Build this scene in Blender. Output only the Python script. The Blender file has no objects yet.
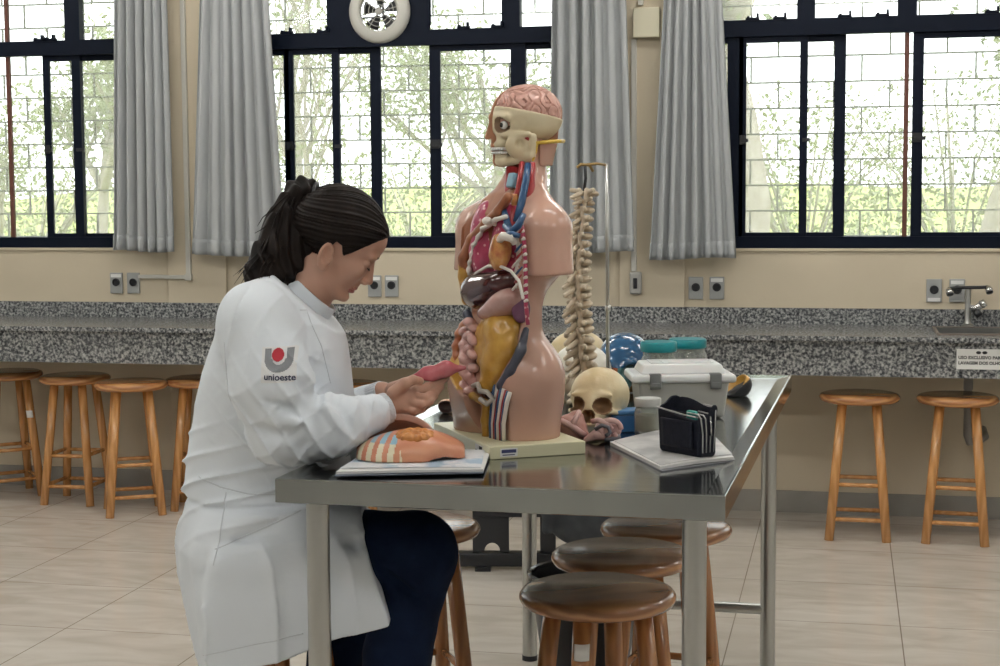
import bpy, bmesh, math, random
import numpy as np
from mathutils import Vector, Matrix
from mathutils.bvhtree import BVHTree
PI = math.pi
sc = bpy.context.scene
COL = sc.collection
rnd = random.Random(7)

# ------------------------------------------------------------------ camera
CF, CYAW, CPITCH, CROLL, CH = 1585.18, 0.21534523, 0.08543041, -0.00617428, 1.43
_f = Vector((-math.sin(CYAW)*math.cos(CPITCH), math.cos(CYAW)*math.cos(CPITCH), -math.sin(CPITCH)))
_r = Vector((math.cos(CYAW), math.sin(CYAW), 0)); _u = _r.cross(_f)
_r, _u = _r*math.cos(CROLL)+_u*math.sin(CROLL), _u*math.cos(CROLL)-_r*math.sin(CROLL)
cam_d = bpy.data.cameras.new('camera'); cam = bpy.data.objects.new('camera', cam_d); COL.objects.link(cam)
cam_d.sensor_fit = 'HORIZONTAL'; cam_d.sensor_width = 36.0; cam_d.lens = CF/1000*36.0
cam_d.clip_start = 0.05; cam_d.clip_end = 300
cam.matrix_world = Matrix(((_r.x, _u.x, -_f.x, 0), (_r.y, _u.y, -_f.y, 0), (_r.z, _u.z, -_f.z, CH), (0, 0, 0, 1)))
sc.camera = cam

# ------------------------------------------------------------------ world, exposure
w = bpy.data.worlds.new('sky'); sc.world = w; w.use_nodes = True
bg = w.node_tree.nodes['Background']; bg.inputs[0].default_value = (0.93, 0.97, 1.0, 1); bg.inputs[1].default_value = 3.8
sun_d = bpy.data.lights.new('hazy_sun', 'SUN'); sun_d.energy = 1.2; sun_d.angle = 0.6; sun_d.color = (1, .96, .88)
sun = bpy.data.objects.new('hazy_sun', sun_d); COL.objects.link(sun); sun.rotation_euler = (math.radians(-28), math.radians(8), 0)
sc.view_settings.view_transform = 'Standard'; sc.view_settings.look = 'None'
sc.view_settings.gamma = 1.0; sc.view_settings.use_curve_mapping = False; sc.view_settings.exposure = 0.0
cy = sc.cycles
cy.use_denoising = True; cy.max_bounces = 8; cy.diffuse_bounces = 4; cy.glossy_bounces = 4
cy.transmission_bounces = 6; cy.transparent_max_bounces = 24; cy.sample_clamp_indirect = 6.0
cy.caustics_reflective = False; cy.caustics_refractive = False
LAMP = 37.0          # strength of the ceiling tubes

# ------------------------------------------------------------------ reading positions off the room
def ray(px, py): return _f + _r*((px-500)/CF) - _u*((py-333)/CF)
def onY(px, py, Y):
    d = ray(px, py); t = Y/d.y; return Vector((0, 0, CH))+d*t
def onZ(px, py, z):
    d = ray(px, py); t = (z-CH)/d.z; return Vector((0, 0, CH))+d*t
def to_uv(P): return Vector((P.x*math.cos(CYAW)+P.y*math.sin(CYAW), -P.x*math.sin(CYAW)+P.y*math.cos(CYAW), P.z))
def to_w(P): return Vector((P[0]*math.cos(CYAW)-P[1]*math.sin(CYAW), P[0]*math.sin(CYAW)+P[1]*math.cos(CYAW), P[2]))
def pt(px, py, d):                       # a point in the frame (right, away, up) at a known distance away
    v = to_uv(ray(px, py)); t = d/v.y; return np.array((v.x*t, d, CH+v.z*t))

# ------------------------------------------------------------------ materials
def mat(name, c, rough=.5, metal=0, c2=None, scale=8, detail=4, bump=0, bscale=None, spec=.5, sss=0, coat=0, stretch=None, alpha=None, lo=.35, hi=.65):
    m = bpy.data.materials.new(name); m.use_nodes = True; nt = m.node_tree; b = nt.nodes['Principled BSDF']
    b.inputs['Base Color'].default_value = (*c, 1); b.inputs['Roughness'].default_value = rough; b.inputs['Metallic'].default_value = metal
    b.inputs['Specular IOR Level'].default_value = spec
    if sss: b.inputs['Subsurface Weight'].default_value = sss; b.inputs['Subsurface Radius'].default_value = (.008, .004, .003); b.inputs['Subsurface Scale'].default_value = 1.0
    if coat: b.inputs['Coat Weight'].default_value = coat; b.inputs['Coat Roughness'].default_value = .08
    if c2 or bump:
        tc = nt.nodes.new('ShaderNodeTexCoord'); mp = nt.nodes.new('ShaderNodeMapping'); nt.links.new(tc.outputs['Object'], mp.inputs[0])
        if stretch: mp.inputs['Scale'].default_value = stretch
        if c2:
            n = nt.nodes.new('ShaderNodeTexNoise'); n.inputs['Scale'].default_value = scale; n.inputs['Detail'].default_value = detail
            r = nt.nodes.new('ShaderNodeValToRGB'); r.color_ramp.elements[0].position = lo; r.color_ramp.elements[1].position = hi
            r.color_ramp.elements[0].color = (*c, 1); r.color_ramp.elements[1].color = (*c2, 1)
            nt.links.new(mp.outputs[0], n.inputs['Vector']); nt.links.new(n.outputs[0], r.inputs[0]); nt.links.new(r.outputs[0], b.inputs['Base Color'])
        if bump:
            n2 = nt.nodes.new('ShaderNodeTexNoise'); n2.inputs['Scale'].default_value = bscale or scale; n2.inputs['Detail'].default_value = 3
            bp = nt.nodes.new('ShaderNodeBump'); bp.inputs['Strength'].default_value = bump; bp.inputs['Distance'].default_value = .01
            nt.links.new(mp.outputs[0], n2.inputs['Vector']); nt.links.new(n2.outputs[0], bp.inputs['Height']); nt.links.new(bp.outputs[0], b.inputs['Normal'])
    return m
def emis(name, c, s):
    m = bpy.data.materials.new(name); m.use_nodes = True; nt = m.node_tree; nt.nodes.clear()
    e = nt.nodes.new('ShaderNodeEmission'); o = nt.nodes.new('ShaderNodeOutputMaterial'); e.inputs[0].default_value = (*c, 1); e.inputs[1].default_value = s
    nt.links.new(e.outputs[0], o.inputs[0]); return m
def wood(name, a, b_, sc_=1.0, rough=.25, up=False):
    m = bpy.data.materials.new(name); m.use_nodes = True; nt = m.node_tree; b = nt.nodes['Principled BSDF']
    tc = nt.nodes.new('ShaderNodeTexCoord'); mp = nt.nodes.new('ShaderNodeMapping'); mp.inputs['Scale'].default_value = (sc_*1.0, sc_*6, sc_*6); mp.inputs['Rotation'].default_value = (0, .12, .2)
    wv = nt.nodes.new('ShaderNodeTexWave'); wv.wave_type = 'RINGS'; wv.rings_direction = 'X'; wv.inputs['Scale'].default_value = 2.6; wv.inputs['Distortion'].default_value = 3.5; wv.inputs['Detail'].default_value = 2
    if up: mp.inputs['Scale'].default_value = (7,7,.5); wv.rings_direction = 'Z'
    r = nt.nodes.new('ShaderNodeValToRGB'); r.color_ramp.elements[0].color = (*a, 1); r.color_ramp.elements[1].color = (*b_, 1); r.color_ramp.elements[0].position = .15
    nt.links.new(tc.outputs['Object'], mp.inputs[0]); nt.links.new(mp.outputs[0], wv.inputs[0]); nt.links.new(wv.outputs[0], r.inputs[0]); nt.links.new(r.outputs[0], b.inputs['Base Color'])
    b.inputs['Roughness'].default_value = rough; b.inputs['Coat Weight'].default_value = .4; b.inputs['Coat Roughness'].default_value = .15
    return m
def nodes_of(m): return m.node_tree, m.node_tree.nodes['Principled BSDF']

# ------------------------------------------------------------------ mesh builder
class MB:
    def __init__(s): s.v = []; s.f = []; s.m = []
    def add(s, vs, fs, mi=0):
        o = len(s.v); s.v += [tuple(x) for x in vs]; s.f += [[i+o for i in q] for q in fs]; s.m += [mi]*len(fs); return s
    def box(s, lo, hi, mi=0, M=None):
        (a, b, c), (d, e, f) = lo, hi
        vs = [Vector(p) for p in ((a,b,c),(d,b,c),(d,e,c),(a,e,c),(a,b,f),(d,b,f),(d,e,f),(a,e,f))]
        if M is not None: vs = [M @ v for v in vs]
        return s.add(vs, [(0,3,2,1),(4,5,6,7),(0,1,5,4),(1,2,6,5),(2,3,7,6),(3,0,4,7)], mi)
    def bar(s, a, b, wd, ht, mi=0):
        a, b = Vector(a), Vector(b); t = (b-a); L = t.length; t.normalize()
        up = Vector((0,0,1)) if abs(t.z) < .95 else Vector((0,1,0)); x = t.cross(up).normalized(); y = x.cross(t)
        M = Matrix(((x.x,y.x,t.x,a.x),(x.y,y.y,t.y,a.y),(x.z,y.z,t.z,a.z),(0,0,0,1)))
        return s.box((-wd/2,-ht/2,0),(wd/2,ht/2,L),mi,M)
    def tube(s, path, r, n=10, mi=0, cap=True, flat=1.0):
        P = [Vector(p) for p in path]; R = r if hasattr(r,'__len__') else [r]*len(P); rings = []; x = None
        for i, p in enumerate(P):
            t = (P[min(i+1,len(P)-1)]-P[max(i-1,0)]).normalized()
            if x is None:
                a = Vector((0,0,1)) if abs(t.z) < .9 else Vector((1,0,0)); x = t.cross(a).normalized()
            else: x = (x-t*x.dot(t)).normalized()
            y = t.cross(x); rings.append([p+(x*math.cos(2*PI*k/n)+y*flat*math.sin(2*PI*k/n))*R[i] for k in range(n)])
        vs = [v for g in rings for v in g]; fs = []
        for i in range(len(P)-1):
            for k in range(n): fs.append((i*n+k, i*n+(k+1)%n, (i+1)*n+(k+1)%n, (i+1)*n+k))
        if cap: fs += [tuple(range(n-1,-1,-1)), tuple((len(P)-1)*n+k for k in range(n))]
        return s.add(vs, fs, mi)
    def lathe(s, prof, n=32, mi=0, c=(0,0,0), sx=1, sy=1, cap=True):
        vs = []; fs = []
        for (r, z) in prof: vs += [(c[0]+sx*r*math.cos(2*PI*k/n), c[1]+sy*r*math.sin(2*PI*k/n), c[2]+z) for k in range(n)]
        for i in range(len(prof)-1):
            for k in range(n): fs.append((i*n+k, i*n+(k+1)%n, (i+1)*n+(k+1)%n, (i+1)*n+k))
        if cap and prof[0][0] > 1e-6: fs.append(tuple(range(n-1,-1,-1)))
        if cap and prof[-1][0] > 1e-6: fs.append(tuple((len(prof)-1)*n+k for k in range(n)))
        return s.add(vs, fs, mi)
    def grid(s, fn, nu, nv, mi=0, closed=False):
        vs = [fn(i/(nu if closed else nu-1), j/(nv-1)) for j in range(nv) for i in range(nu)]; fs = []
        for j in range(nv-1):
            for i in range(nu if closed else nu-1): fs.append((j*nu+i, j*nu+(i+1)%nu, (j+1)*nu+(i+1)%nu, (j+1)*nu+i))
        return s.add(vs, fs, mi)
    def mesh(s, name, mats, smooth=False):
        me = bpy.data.meshes.new(name); me.from_pydata(s.v, [], s.f)
        for m in (mats if isinstance(mats, (list, tuple)) else [mats]): me.materials.append(m)
        me.polygons.foreach_set('material_index', s.m); me.polygons.foreach_set('use_smooth', [smooth]*len(s.f)); me.update(); return me
def link(name, me, parent=None, loc=None, rot=None):
    o = bpy.data.objects.new(name, me); COL.objects.link(o)
    if parent: o.parent = parent
    if loc is not None: o.location = loc
    if rot is not None: o.rotation_euler = rot
    return o
def obj(name, mb, mats, parent=None, smooth=False, bevel=0, seg=2, loc=None, rot=None, autosm=False):
    me = mb.mesh(name, mats, smooth or autosm) if isinstance(mb, MB) else mb
    if autosm: me.set_sharp_from_angle(angle=math.radians(40))
    o = link(name, me, parent, loc, rot)
    if bevel:
        b = o.modifiers.new('bevel', 'BEVEL'); b.width = bevel; b.segments = seg; b.limit_method = 'ANGLE'; b.angle_limit = math.radians(40)
    return o
def tag(o, label=None, cat=None, group=None, kind=None):
    if label: o['label'] = label
    if cat: o['category'] = cat
    if group: o['group'] = group
    if kind: o['kind'] = kind
    return o
def thing(name, label, cat, loc=(0,0,0), rotz=0, group=None):
    o = bpy.data.objects.new(name, None); o.empty_display_size = .05; COL.objects.link(o); o.location = loc; o.rotation_euler = (0,0,rotz)
    return tag(o, label, cat, group)
def dup(root, loc, rotz, label=None):
    def cp(o, par):
        c = o.copy(); COL.objects.link(c)
        if par: c.parent = par
        for ch in [k for k in o.children]: cp(ch, c)
        return c
    r = cp(root, None); r.location = loc; r.rotation_euler = (0,0,rotz)
    if label: r['label'] = label
    return r
def struct(o, label=None): o['kind'] = 'structure'; (tag(o, label) if label else None); return o
def text_mesh(txt, size, depth=.0004, align='CENTER', bold=0):
    c = bpy.data.curves.new('lettering', 'FONT'); c.body = txt; c.size = size; c.extrude = depth; c.align_x = align; c.offset = bold; c.resolution_u = 3
    o = bpy.data.objects.new('lettering', c); COL.objects.link(o); bpy.context.view_layer.update()
    me = bpy.data.meshes.new_from_object(o.evaluated_get(bpy.context.evaluated_depsgraph_get())); bpy.data.objects.remove(o); me.materials.clear(); return me

# ------------------------------------------------------------------ signed distance shapes -> meshes
def V3(P, c): return P-np.asarray(c, float)
def ell(P, c, r, R=None):
    q = V3(P, c)
    if R is not None: q = q @ R
    r = np.asarray(r, float); k0 = np.linalg.norm(q/r, axis=-1); k1 = np.linalg.norm(q/(r*r), axis=-1)+1e-9
    return k0*(k0-1)/k1
def sph(P, c, r): return np.linalg.norm(V3(P, c), axis=-1)-r
def cap(P, a, b, ra, rb=None):
    a = np.asarray(a, float); b = np.asarray(b, float); rb = ra if rb is None else rb
    pa = P-a; ba = b-a; h = np.clip((pa@ba)/(ba@ba+1e-12), 0, 1); return np.linalg.norm(pa-h[...,None]*ba, axis=-1)-(ra+(rb-ra)*h)
def chain(P, pts, rs, k=0):
    d = None
    for i in range(len(pts)-1):
        e = cap(P, pts[i], pts[i+1], rs[i], rs[i+1]); d = e if d is None else (smin(d, e, k) if k else np.minimum(d, e))
    return d
def bx(P, c, h, r=0, R=None):
    q = V3(P, c)
    if R is not None: q = q @ R
    q = np.abs(q)-(np.asarray(h, float)-r); return np.linalg.norm(np.maximum(q, 0), axis=-1)+np.minimum(q.max(-1), 0)-r
def smin(a, b, k): h = np.clip(.5+.5*(b-a)/k, 0, 1); return b+(a-b)*h-k*h*(1-h)
def smax(a, b, k): return -smin(-a, -b, k)
def un(k, *ds):
    d = ds[0]
    for e in ds[1:]: d = smin(d, e, k)
    return d
def rot3(ax, ang):
    return np.array(Matrix.Rotation(ang, 3, ax))
def wob(P, s, seed=0):
    q = P*s+seed*1.7; x, y, z = q[...,0], q[...,1], q[...,2]
    return (np.sin(x+1.3*np.sin(y*.9+.5))+np.sin(1.1*y+1.2*np.sin(z*.8+1.1))+np.sin(.95*z+1.1*np.sin(x*1.2+2.)))/3
def sdf(f, lo, hi, res, mats, name, matfn=None, nb=8, margin=1.7, newton=1):
    lo = np.asarray(lo, float); hi = np.asarray(hi, float); nblk = np.ceil((hi-lo)/(res*nb)).astype(int)+1; n = nblk*nb
    ci = np.stack(np.meshgrid(*[np.arange(k) for k in nblk], indexing='ij'), -1).reshape(-1,3)
    cen = lo+(ci*nb+nb/2)*res; fc = f(cen); near = np.abs(fc) < margin*res*nb*.87
    A = np.repeat(np.repeat(np.repeat(np.where(fc > 0, 1., -1.).astype(np.float32).reshape(nblk), nb, 0), nb, 1), nb, 2)
    off = np.stack(np.meshgrid(*[np.arange(nb)]*3, indexing='ij'), -1).reshape(-1,3); nbk = ci[near]
    for s0 in range(0, len(nbk), 400):
        idx = (nbk[s0:s0+400]*nb)[:,None,:]+off[None]; v = f(lo+idx.reshape(-1,3)*res)
        idx = idx.reshape(-1,3); A[idx[:,0], idx[:,1], idx[:,2]] = v
    S = A < 0; cnt = np.zeros(tuple(n-1), np.uint8); cor = [(i,j,k) for i in (0,1) for j in (0,1) for k in (0,1)]
    sl = lambda i,m: slice(i, m-1+i)
    for i,j,k in cor: cnt += S[sl(i,n[0]), sl(j,n[1]), sl(k,n[2])]
    act = np.argwhere((cnt > 0) & (cnt < 8)); vals = np.stack([A[act[:,0]+i, act[:,1]+j, act[:,2]+k] for i,j,k in cor], 1)
    acc = np.zeros((len(act),3)); num = np.zeros(len(act))
    for a in range(8):
        for b in range(a+1, 8):
            if sum(x != y for x, y in zip(cor[a], cor[b])) != 1: continue
            va, vb = vals[:,a], vals[:,b]; m = (va < 0) != (vb < 0); t = np.where(m, va/np.where(m, va-vb, 1), 0)
            p = np.array(cor[a])+t[:,None]*(np.array(cor[b])-np.array(cor[a])); acc += p*m[:,None]; num += m
    V = lo+(act+acc/num[:,None])*res
    for _ in range(newton):
        e = res*.3; f0 = f(V); g = np.stack([(f(V+np.eye(3)[i]*e)-f0)/e for i in range(3)], 1)
        V = V-np.clip(f0/np.maximum((g*g).sum(1), .2), -res*.7, res*.7)[:,None]*g
    ID = np.full(tuple(n-1), -1, np.int32); ID[act[:,0], act[:,1], act[:,2]] = np.arange(len(act)); Q = []
    for ax in range(3):
        o1, o2 = [(1,2),(2,0),(0,1)][ax]; a = [slice(1,-1)]*3; b = [slice(1,-1)]*3; a[ax] = slice(0,-1); b[ax] = slice(1,None)
        D = S[tuple(a)] != S[tuple(b)]; E = np.argwhere(D); base = np.array([1,1,1]); base[ax] = 0; E = E+base; ins = S[E[:,0],E[:,1],E[:,2]]
        def cell(d1, d2): q = E.copy(); q[:,o1] -= d1; q[:,o2] -= d2; return ID[q[:,0],q[:,1],q[:,2]]
        q = np.stack([cell(1,1), cell(0,1), cell(0,0), cell(1,0)], 1); q[~ins] = q[~ins][:,::-1]; Q.append(q)
    Q = np.concatenate(Q); Q = Q[(Q >= 0).all(1)]
    me = bpy.data.meshes.new(name); me.vertices.add(len(V)); me.vertices.foreach_set('co', V.astype(np.float32).ravel())
    me.loops.add(Q.size); me.loops.foreach_set('vertex_index', Q.ravel().astype(np.int32)); me.polygons.add(len(Q))
    me.polygons.foreach_set('loop_start', np.arange(0, Q.size, 4, dtype=np.int32)); me.polygons.foreach_set('loop_total', np.full(len(Q), 4, np.int32))
    for m in (mats if isinstance(mats, (list, tuple)) else [mats]): me.materials.append(m)
    if matfn is not None: me.polygons.foreach_set('material_index', np.asarray(matfn(V[Q].mean(1)), np.int32))
    me.polygons.foreach_set('use_smooth', np.ones(len(Q), bool)); me.update(calc_edges=True); me.validate(); return me
# ================================================================== MATERIALS
M = {}
M['wall'] = mat('cream_wall_paint', (.66,.575,.43), .6, c2=(.60,.52,.385), scale=1.6, bump=.05, bscale=60)
M['wall2'] = mat('grey_white_wall_paint', (.60,.61,.60), .7)
M['ceil'] = mat('ceiling_paint', (.8,.79,.76), .8)
M['navy'] = mat('dark_navy_window_paint', (.004,.007,.016), .45, spec=.1)
M['steel'] = mat('brushed_steel', (.45,.475,.465), .14, 1.0, c2=(.38,.40,.395), scale=5, stretch=(1,14,1), bump=.02, bscale=3)
M['steel_tube'] = mat('satin_steel_tube', (.47,.475,.46), .28, 1.0)
M['chrome'] = mat('chrome', (.72,.72,.72), .1, 1.0)
M['black'] = mat('black_plastic', (.012,.013,.016), .35)
M['blackmetal'] = mat('black_metal', (.012,.014,.018), .4)
M['white'] = mat('white_plastic', (.75,.74,.70), .35)
M['greyplate'] = mat('grey_outlet_plate', (.36,.37,.36), .4)
M['label'] = mat('white_label', (.8,.8,.78), .5)
M['ink'] = mat('black_ink', (.01,.01,.012), .6)
M['skirt'] = mat('grey_ceramic_skirting', (.36,.345,.31), .25, c2=(.28,.27,.245), scale=3)
M['curtain'] = mat('grey_curtain_cloth', (.40,.415,.42), .85, c2=(.36,.375,.38), scale=2.5, bump=.1, bscale=180)
M['wood'] = wood('varnished_pine', (.34,.135,.045), (.60,.30,.115)); M['wood_leg'] = wood('varnished_pine_leg', (.50,.235,.075), (.62,.32,.12), .4, .25, True)
M['wood_dark'] = wood('varnished_dark_pine', (.25,.105,.042), (.43,.205,.085)); M['wood_dleg'] = wood('varnished_dark_pine_leg', (.33,.14,.05), (.43,.20,.075), .4, .25, True)
def granite():
    m = mat('speckled_grey_granite', (.2,.2,.2), .22); nt, b = nodes_of(m); tc = nt.nodes.new('ShaderNodeTexCoord')
    n = nt.nodes.new('ShaderNodeTexNoise'); n.inputs['Scale'].default_value = 84; n.inputs['Detail'].default_value = 2.5; n.inputs['Roughness'].default_value = .65
    r = nt.nodes.new('ShaderNodeValToRGB'); e = r.color_ramp.elements; e[0].position = .33; e[0].color = (.02,.022,.026,1); e[1].position = .72; e[1].color = (.52,.52,.50,1)
    x = e.new(.47); x.color = (.11,.115,.12,1); x = e.new(.55); x.color = (.27,.275,.27,1)
    nt.links.new(tc.outputs['Object'], n.inputs['Vector']); nt.links.new(n.outputs[0], r.inputs[0]); nt.links.new(r.outputs[0], b.inputs['Base Color']); return m
M['granite'] = granite()
def tiles():
    m = mat('beige_polished_tile', (.6,.54,.47), .14); nt, b = nodes_of(m); tc = nt.nodes.new('ShaderNodeTexCoord')
    mp = nt.nodes.new('ShaderNodeMapping'); mp.inputs['Location'].default_value = (-.19+20*.546, -5.335+20*.56, 0); nt.links.new(tc.outputs['Object'], mp.inputs[0])
    br = nt.nodes.new('ShaderNodeTexBrick'); br.offset = 0; br.inputs['Scale'].default_value = 1; br.inputs['Brick Width'].default_value = .546; br.inputs['Row Height'].default_value = .56
    br.inputs['Mortar Size'].default_value = .0022; br.inputs['Mortar Smooth'].default_value = .2
    n = nt.nodes.new('ShaderNodeTexNoise'); n.inputs['Scale'].default_value = 3; n.inputs['Detail'].default_value = 6; n.inputs['Distortion'].default_value = 1.2
    mp2 = nt.nodes.new('ShaderNodeMapping'); mp2.inputs['Scale'].default_value = (1,2.6,1); nt.links.new(tc.outputs['Object'], mp2.inputs[0]); nt.links.new(mp2.outputs[0], n.inputs['Vector'])
    r = nt.nodes.new('ShaderNodeValToRGB'); r.color_ramp.elements[0].position = .3; r.color_ramp.elements[1].position = .7
    r.color_ramp.elements[0].color = (.59,.53,.455,1); r.color_ramp.elements[1].color = (.74,.69,.62,1)
    nt.links.new(n.outputs[0], r.inputs[0]); nt.links.new(r.outputs[0], br.inputs['Color1']); nt.links.new(r.outputs[0], br.inputs['Color2']); br.inputs['Mortar'].default_value = (.30,.25,.20,1)
    nt.links.new(mp.outputs[0], br.inputs['Vector']); nt.links.new(br.outputs['Color'], b.inputs['Base Color']); return m
M['tile'] = tiles()
def dusty_glass():
    m = bpy.data.materials.new('dusty_glass'); m.use_nodes = True; nt = m.node_tree; nt.nodes.clear(); N = nt.nodes.new
    o = N('ShaderNodeOutputMaterial'); t = N('ShaderNodeBsdfTransparent'); t.inputs[0].default_value = (.97,.98,.97,1); tr = N('ShaderNodeBsdfTranslucent'); tr.inputs[0].default_value = (.85,.86,.82,1)
    g = N('ShaderNodeBsdfGlossy'); g.inputs['Roughness'].default_value = .05; a = N('ShaderNodeMixShader'); b = N('ShaderNodeMixShader'); f = N('ShaderNodeFresnel'); f.inputs[0].default_value = 1.3
    n = N('ShaderNodeTexNoise'); n.inputs['Scale'].default_value = 6; r = N('ShaderNodeMapRange'); r.inputs[3].default_value = .12; r.inputs[4].default_value = .21
    nt.links.new(n.outputs[0], r.inputs[0]); nt.links.new(r.outputs[0], a.inputs[0]); nt.links.new(t.outputs[0], a.inputs[1]); nt.links.new(tr.outputs[0], a.inputs[2])
    nt.links.new(f.outputs[0], b.inputs[0]); nt.links.new(a.outputs[0], b.inputs[1]); nt.links.new(g.outputs[0], b.inputs[2]); nt.links.new(b.outputs[0], o.inputs[0]); return m
M['glass'] = dusty_glass()

# ================================================================== ROOM SHELL
WY = 7.213; X0, X1, Y0, ZC = -6.2, 3.2, -3.2, 3.1
FL = MB().box((X0-.1,Y0-.1,-.1),(X1+.1,WY+.15,0)); struct(obj('floor', FL, M['tile']))
struct(obj('ceiling', MB().box((X0-.1,Y0-.1,ZC),(X1+.1,WY+.15,ZC+.1)), M['ceil']))
WINX = [(-5.4,-3.30), (-2.80,-1.10), (-.70,1.40)]; WZ0, WZ1 = 1.195, 2.64
wb = MB(); wb.box((X0,WY,0),(X1,WY+.15,WZ0)); wb.box((X0,WY,WZ1),(X1,WY+.15,ZC))
xs = [X0]+[a for q in WINX for a in q]+[X1]
for i in range(0, 8, 2): wb.box((xs[i],WY,WZ0),(xs[i+1],WY+.15,WZ1))
struct(obj('wall_back', wb, M['wall']))
struct(obj('wall_left', MB().box((X0-.1,Y0,0),(X0,WY,ZC)), M['wall2'])); struct(obj('wall_right', MB().box((X1,Y0,0),(X1+.1,WY,ZC)), M['wall2']))
struct(obj('wall_front', MB().box((X0,Y0-.1,0),(X1,Y0,ZC)), M['wall2']))
struct(obj('baseboard_back', MB().box((X0,WY-.012,0),(X1,WY,.098)), M['skirt']))
for k, (a, b) in enumerate(((-3.227,-2.926),(-1.013,-.715))):
    struct(obj('trim_%d' % (k+1), MB().box((a,WY-.022,.0),(b,WY,ZC)), M['wall'], bevel=.003))

def frame_rect(mb, x0, x1, z0, z1, w0, w1, y0, y1, mi=0, wb_=None, wt=None):
    wb_ = w0 if wb_ is None else wb_; wt = w0 if wt is None else wt
    mb.box((x0,y0,z0),(x0+w0,y1,z1),mi); mb.box((x1-w1,y0,z0),(x1,y1,z1),mi); mb.box((x0+w0,y0,z0),(x1-w1,y1,z0+wb_),mi); mb.box((x0+w0,y0,z1-wt),(x1-w1,y1,z1),mi)
def latch(mb, x, z):
    mb.box((x-.03,WY-.012,z-.004),(x+.03,WY+.004,z+.010)); mb.box((x+.018,WY-.03,z+.004),(x+.028,WY-.005,z+.026)); mb.box((x-.024,WY-.02,z+.006),(x-.012,WY,z+.015))
def window(n, x0, x1, ups, sashes, opens, latches, posts, fan=None, lows=()):
    root = bpy.data.objects.new('window_%d' % n, None); COL.objects.link(root); struct(root)
    fr = MB(); y0, y1 = WY-.006, WY+.05
    fr.box((x0,y0,WZ0),(x1,y1,1.247)); fr.box((x0,y0,2.146),(x1,y1,2.208)); fr.box((x0,y0,2.58),(x1,y1,WZ1)); fr.box((x0,y0,WZ0),(x0+.05,y1,WZ1)); fr.box((x1-.05,y0,WZ0),(x1,y1,WZ1))
    fr.box((x0,y0-.01,2.135),(x1,y1-.03,2.15))
    for a, b in ups:
        if fan and abs((a+b)/2-fan[0]) < .2: continue
        fr.box((a,y0,2.208),(b,y1,2.58))
    if fan:                                        # sheet panel with a round hole for the extractor
        cx, cz, r, a, b = fan; k = 48; vs = []; fs = []
        for j in range(k):
            t = 2*PI*j/k; c, s_ = math.cos(t), math.sin(t); q = 1/max(abs(c)/((b-a)/2), abs(s_)/.186)
            vs += [(cx+r*c,y0+.01,cz+r*s_),((a+b)/2+q*c,y0+.01,2.394+q*s_),(cx+r*c,y1-.01,cz+r*s_),((a+b)/2+q*c,y1-.01,2.394+q*s_)]
        for j in range(k):
            o, p = 4*j, 4*((j+1)%k); fs += [(o,o+1,p+1,p),(o+2,p+2,p+3,o+3),(o,p,p+2,o+2)]
        fr.add(vs, fs)
    obj('window_frame', fr, M['navy'], root)
    lt = MB()
    for x in latches: latch(lt, x, 2.208)
    obj('latch', lt, M['navy'], root)
    for i, (a, b, w0, w1) in enumerate(sashes):
        sb = MB(); yy = WY+.008+.018*(i % 2); frame_rect(sb, a, b, 1.243, 2.148, w0, w1, yy, yy+.016, 0, .022, .04)
        so = obj('sash', sb, M['navy'], root)
        hb = MB(); hb.box((a+.004,yy-.012,1.66),(a+w0-.006,yy,1.70)); hb.box((a+.012,yy-.022,1.668),(a+w0+.012,yy-.008,1.684)); obj('handle', hb, M['black'], so)
        obj('pane', MB().box((a+w0-.004,yy+.006,1.262),(b-w1+.004,yy+.010,2.112)), M['glass'], so)
    for a, b in opens:                             # upper tilting lights
        obj('pane', MB().box((a,WY+.034,2.205),(b,WY+.038,2.585)), M['glass'], root)
    for a, b in lows: obj('pane', MB().box((a,WY+.032,1.245),(b,WY+.036,2.15)), M['glass'], root)
    g = MB(); z = 1.13; row = 0; gy = WY+.125
    while z < 2.72:
        g.box((x0-.1,gy,z-.0040),(x1+.1,gy+.008,z+.0040))
        x = x0-.1+(.1225 if row % 2 else 0)
        while x < x1+.1: g.box((x-.0040,gy,z),(x+.0040,gy+.008,z+.1155)); x += .245
        z += .1155; row += 1
    obj('security_grille', g, mat('rusty_grille_%d' % n, (.05,.035,.033), .8, spec=.1), root)
    if posts:
        pb = MB()
        for x in posts: pb.box((x-.010,WY+.010,1.24),(x+.010,WY+.026,2.59))
        obj('grille_post', pb, mat('brown_post_%d' % n, (.11,.035,.022), .6), root)
    return root
window(1, *WINX[0], [(-3.745,-3.665),(-4.55,-4.47)], [(-3.875,-3.676,.035,.045),(-3.719,-3.32,.043,.05),(-4.9,-4.5,.04,.04),(-4.52,-4.24,.04,.04)], [(-4.47,-3.745),(-3.665,-3.35)], [-3.88,-3.82,-3.40], [-4.065], lows=[(-4.24,-3.86)])
window(2, *WINX[1], [(-2.405,-1.905),(-1.56,-1.475)], [(-2.618,-2.350,.041,.036),(-2.388,-2.151,.034,.052),(-1.909,-1.452,.052,.07),(-1.522,-1.16,.07,.05),(-2.78,-2.60,.03,.025)],
       [(-2.75,-2.405),(-1.905,-1.56),(-1.475,-1.15)], [-2.60,-2.42,-1.74,-1.58], [], fan=(-2.141,2.297,.105,-2.405,-1.905), lows=[(-2.16,-1.90)])
window(3, *WINX[2], [(-.226,-.148),(.206,.287),(.75,.83)], [(-.478,-.177,.032,.034),(-.210,-.012,.033,.05),(.274,.76,.046,.05),(.72,1.05,.05,.05),(-.68,-.46,.03,.07)],
       [(-.65,-.226),(-.148,.206),(.287,.75),(.83,1.35)], [-.42,-.30,-.02,.14,.60], [.248], lows=[(-.02,.28)])
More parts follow.
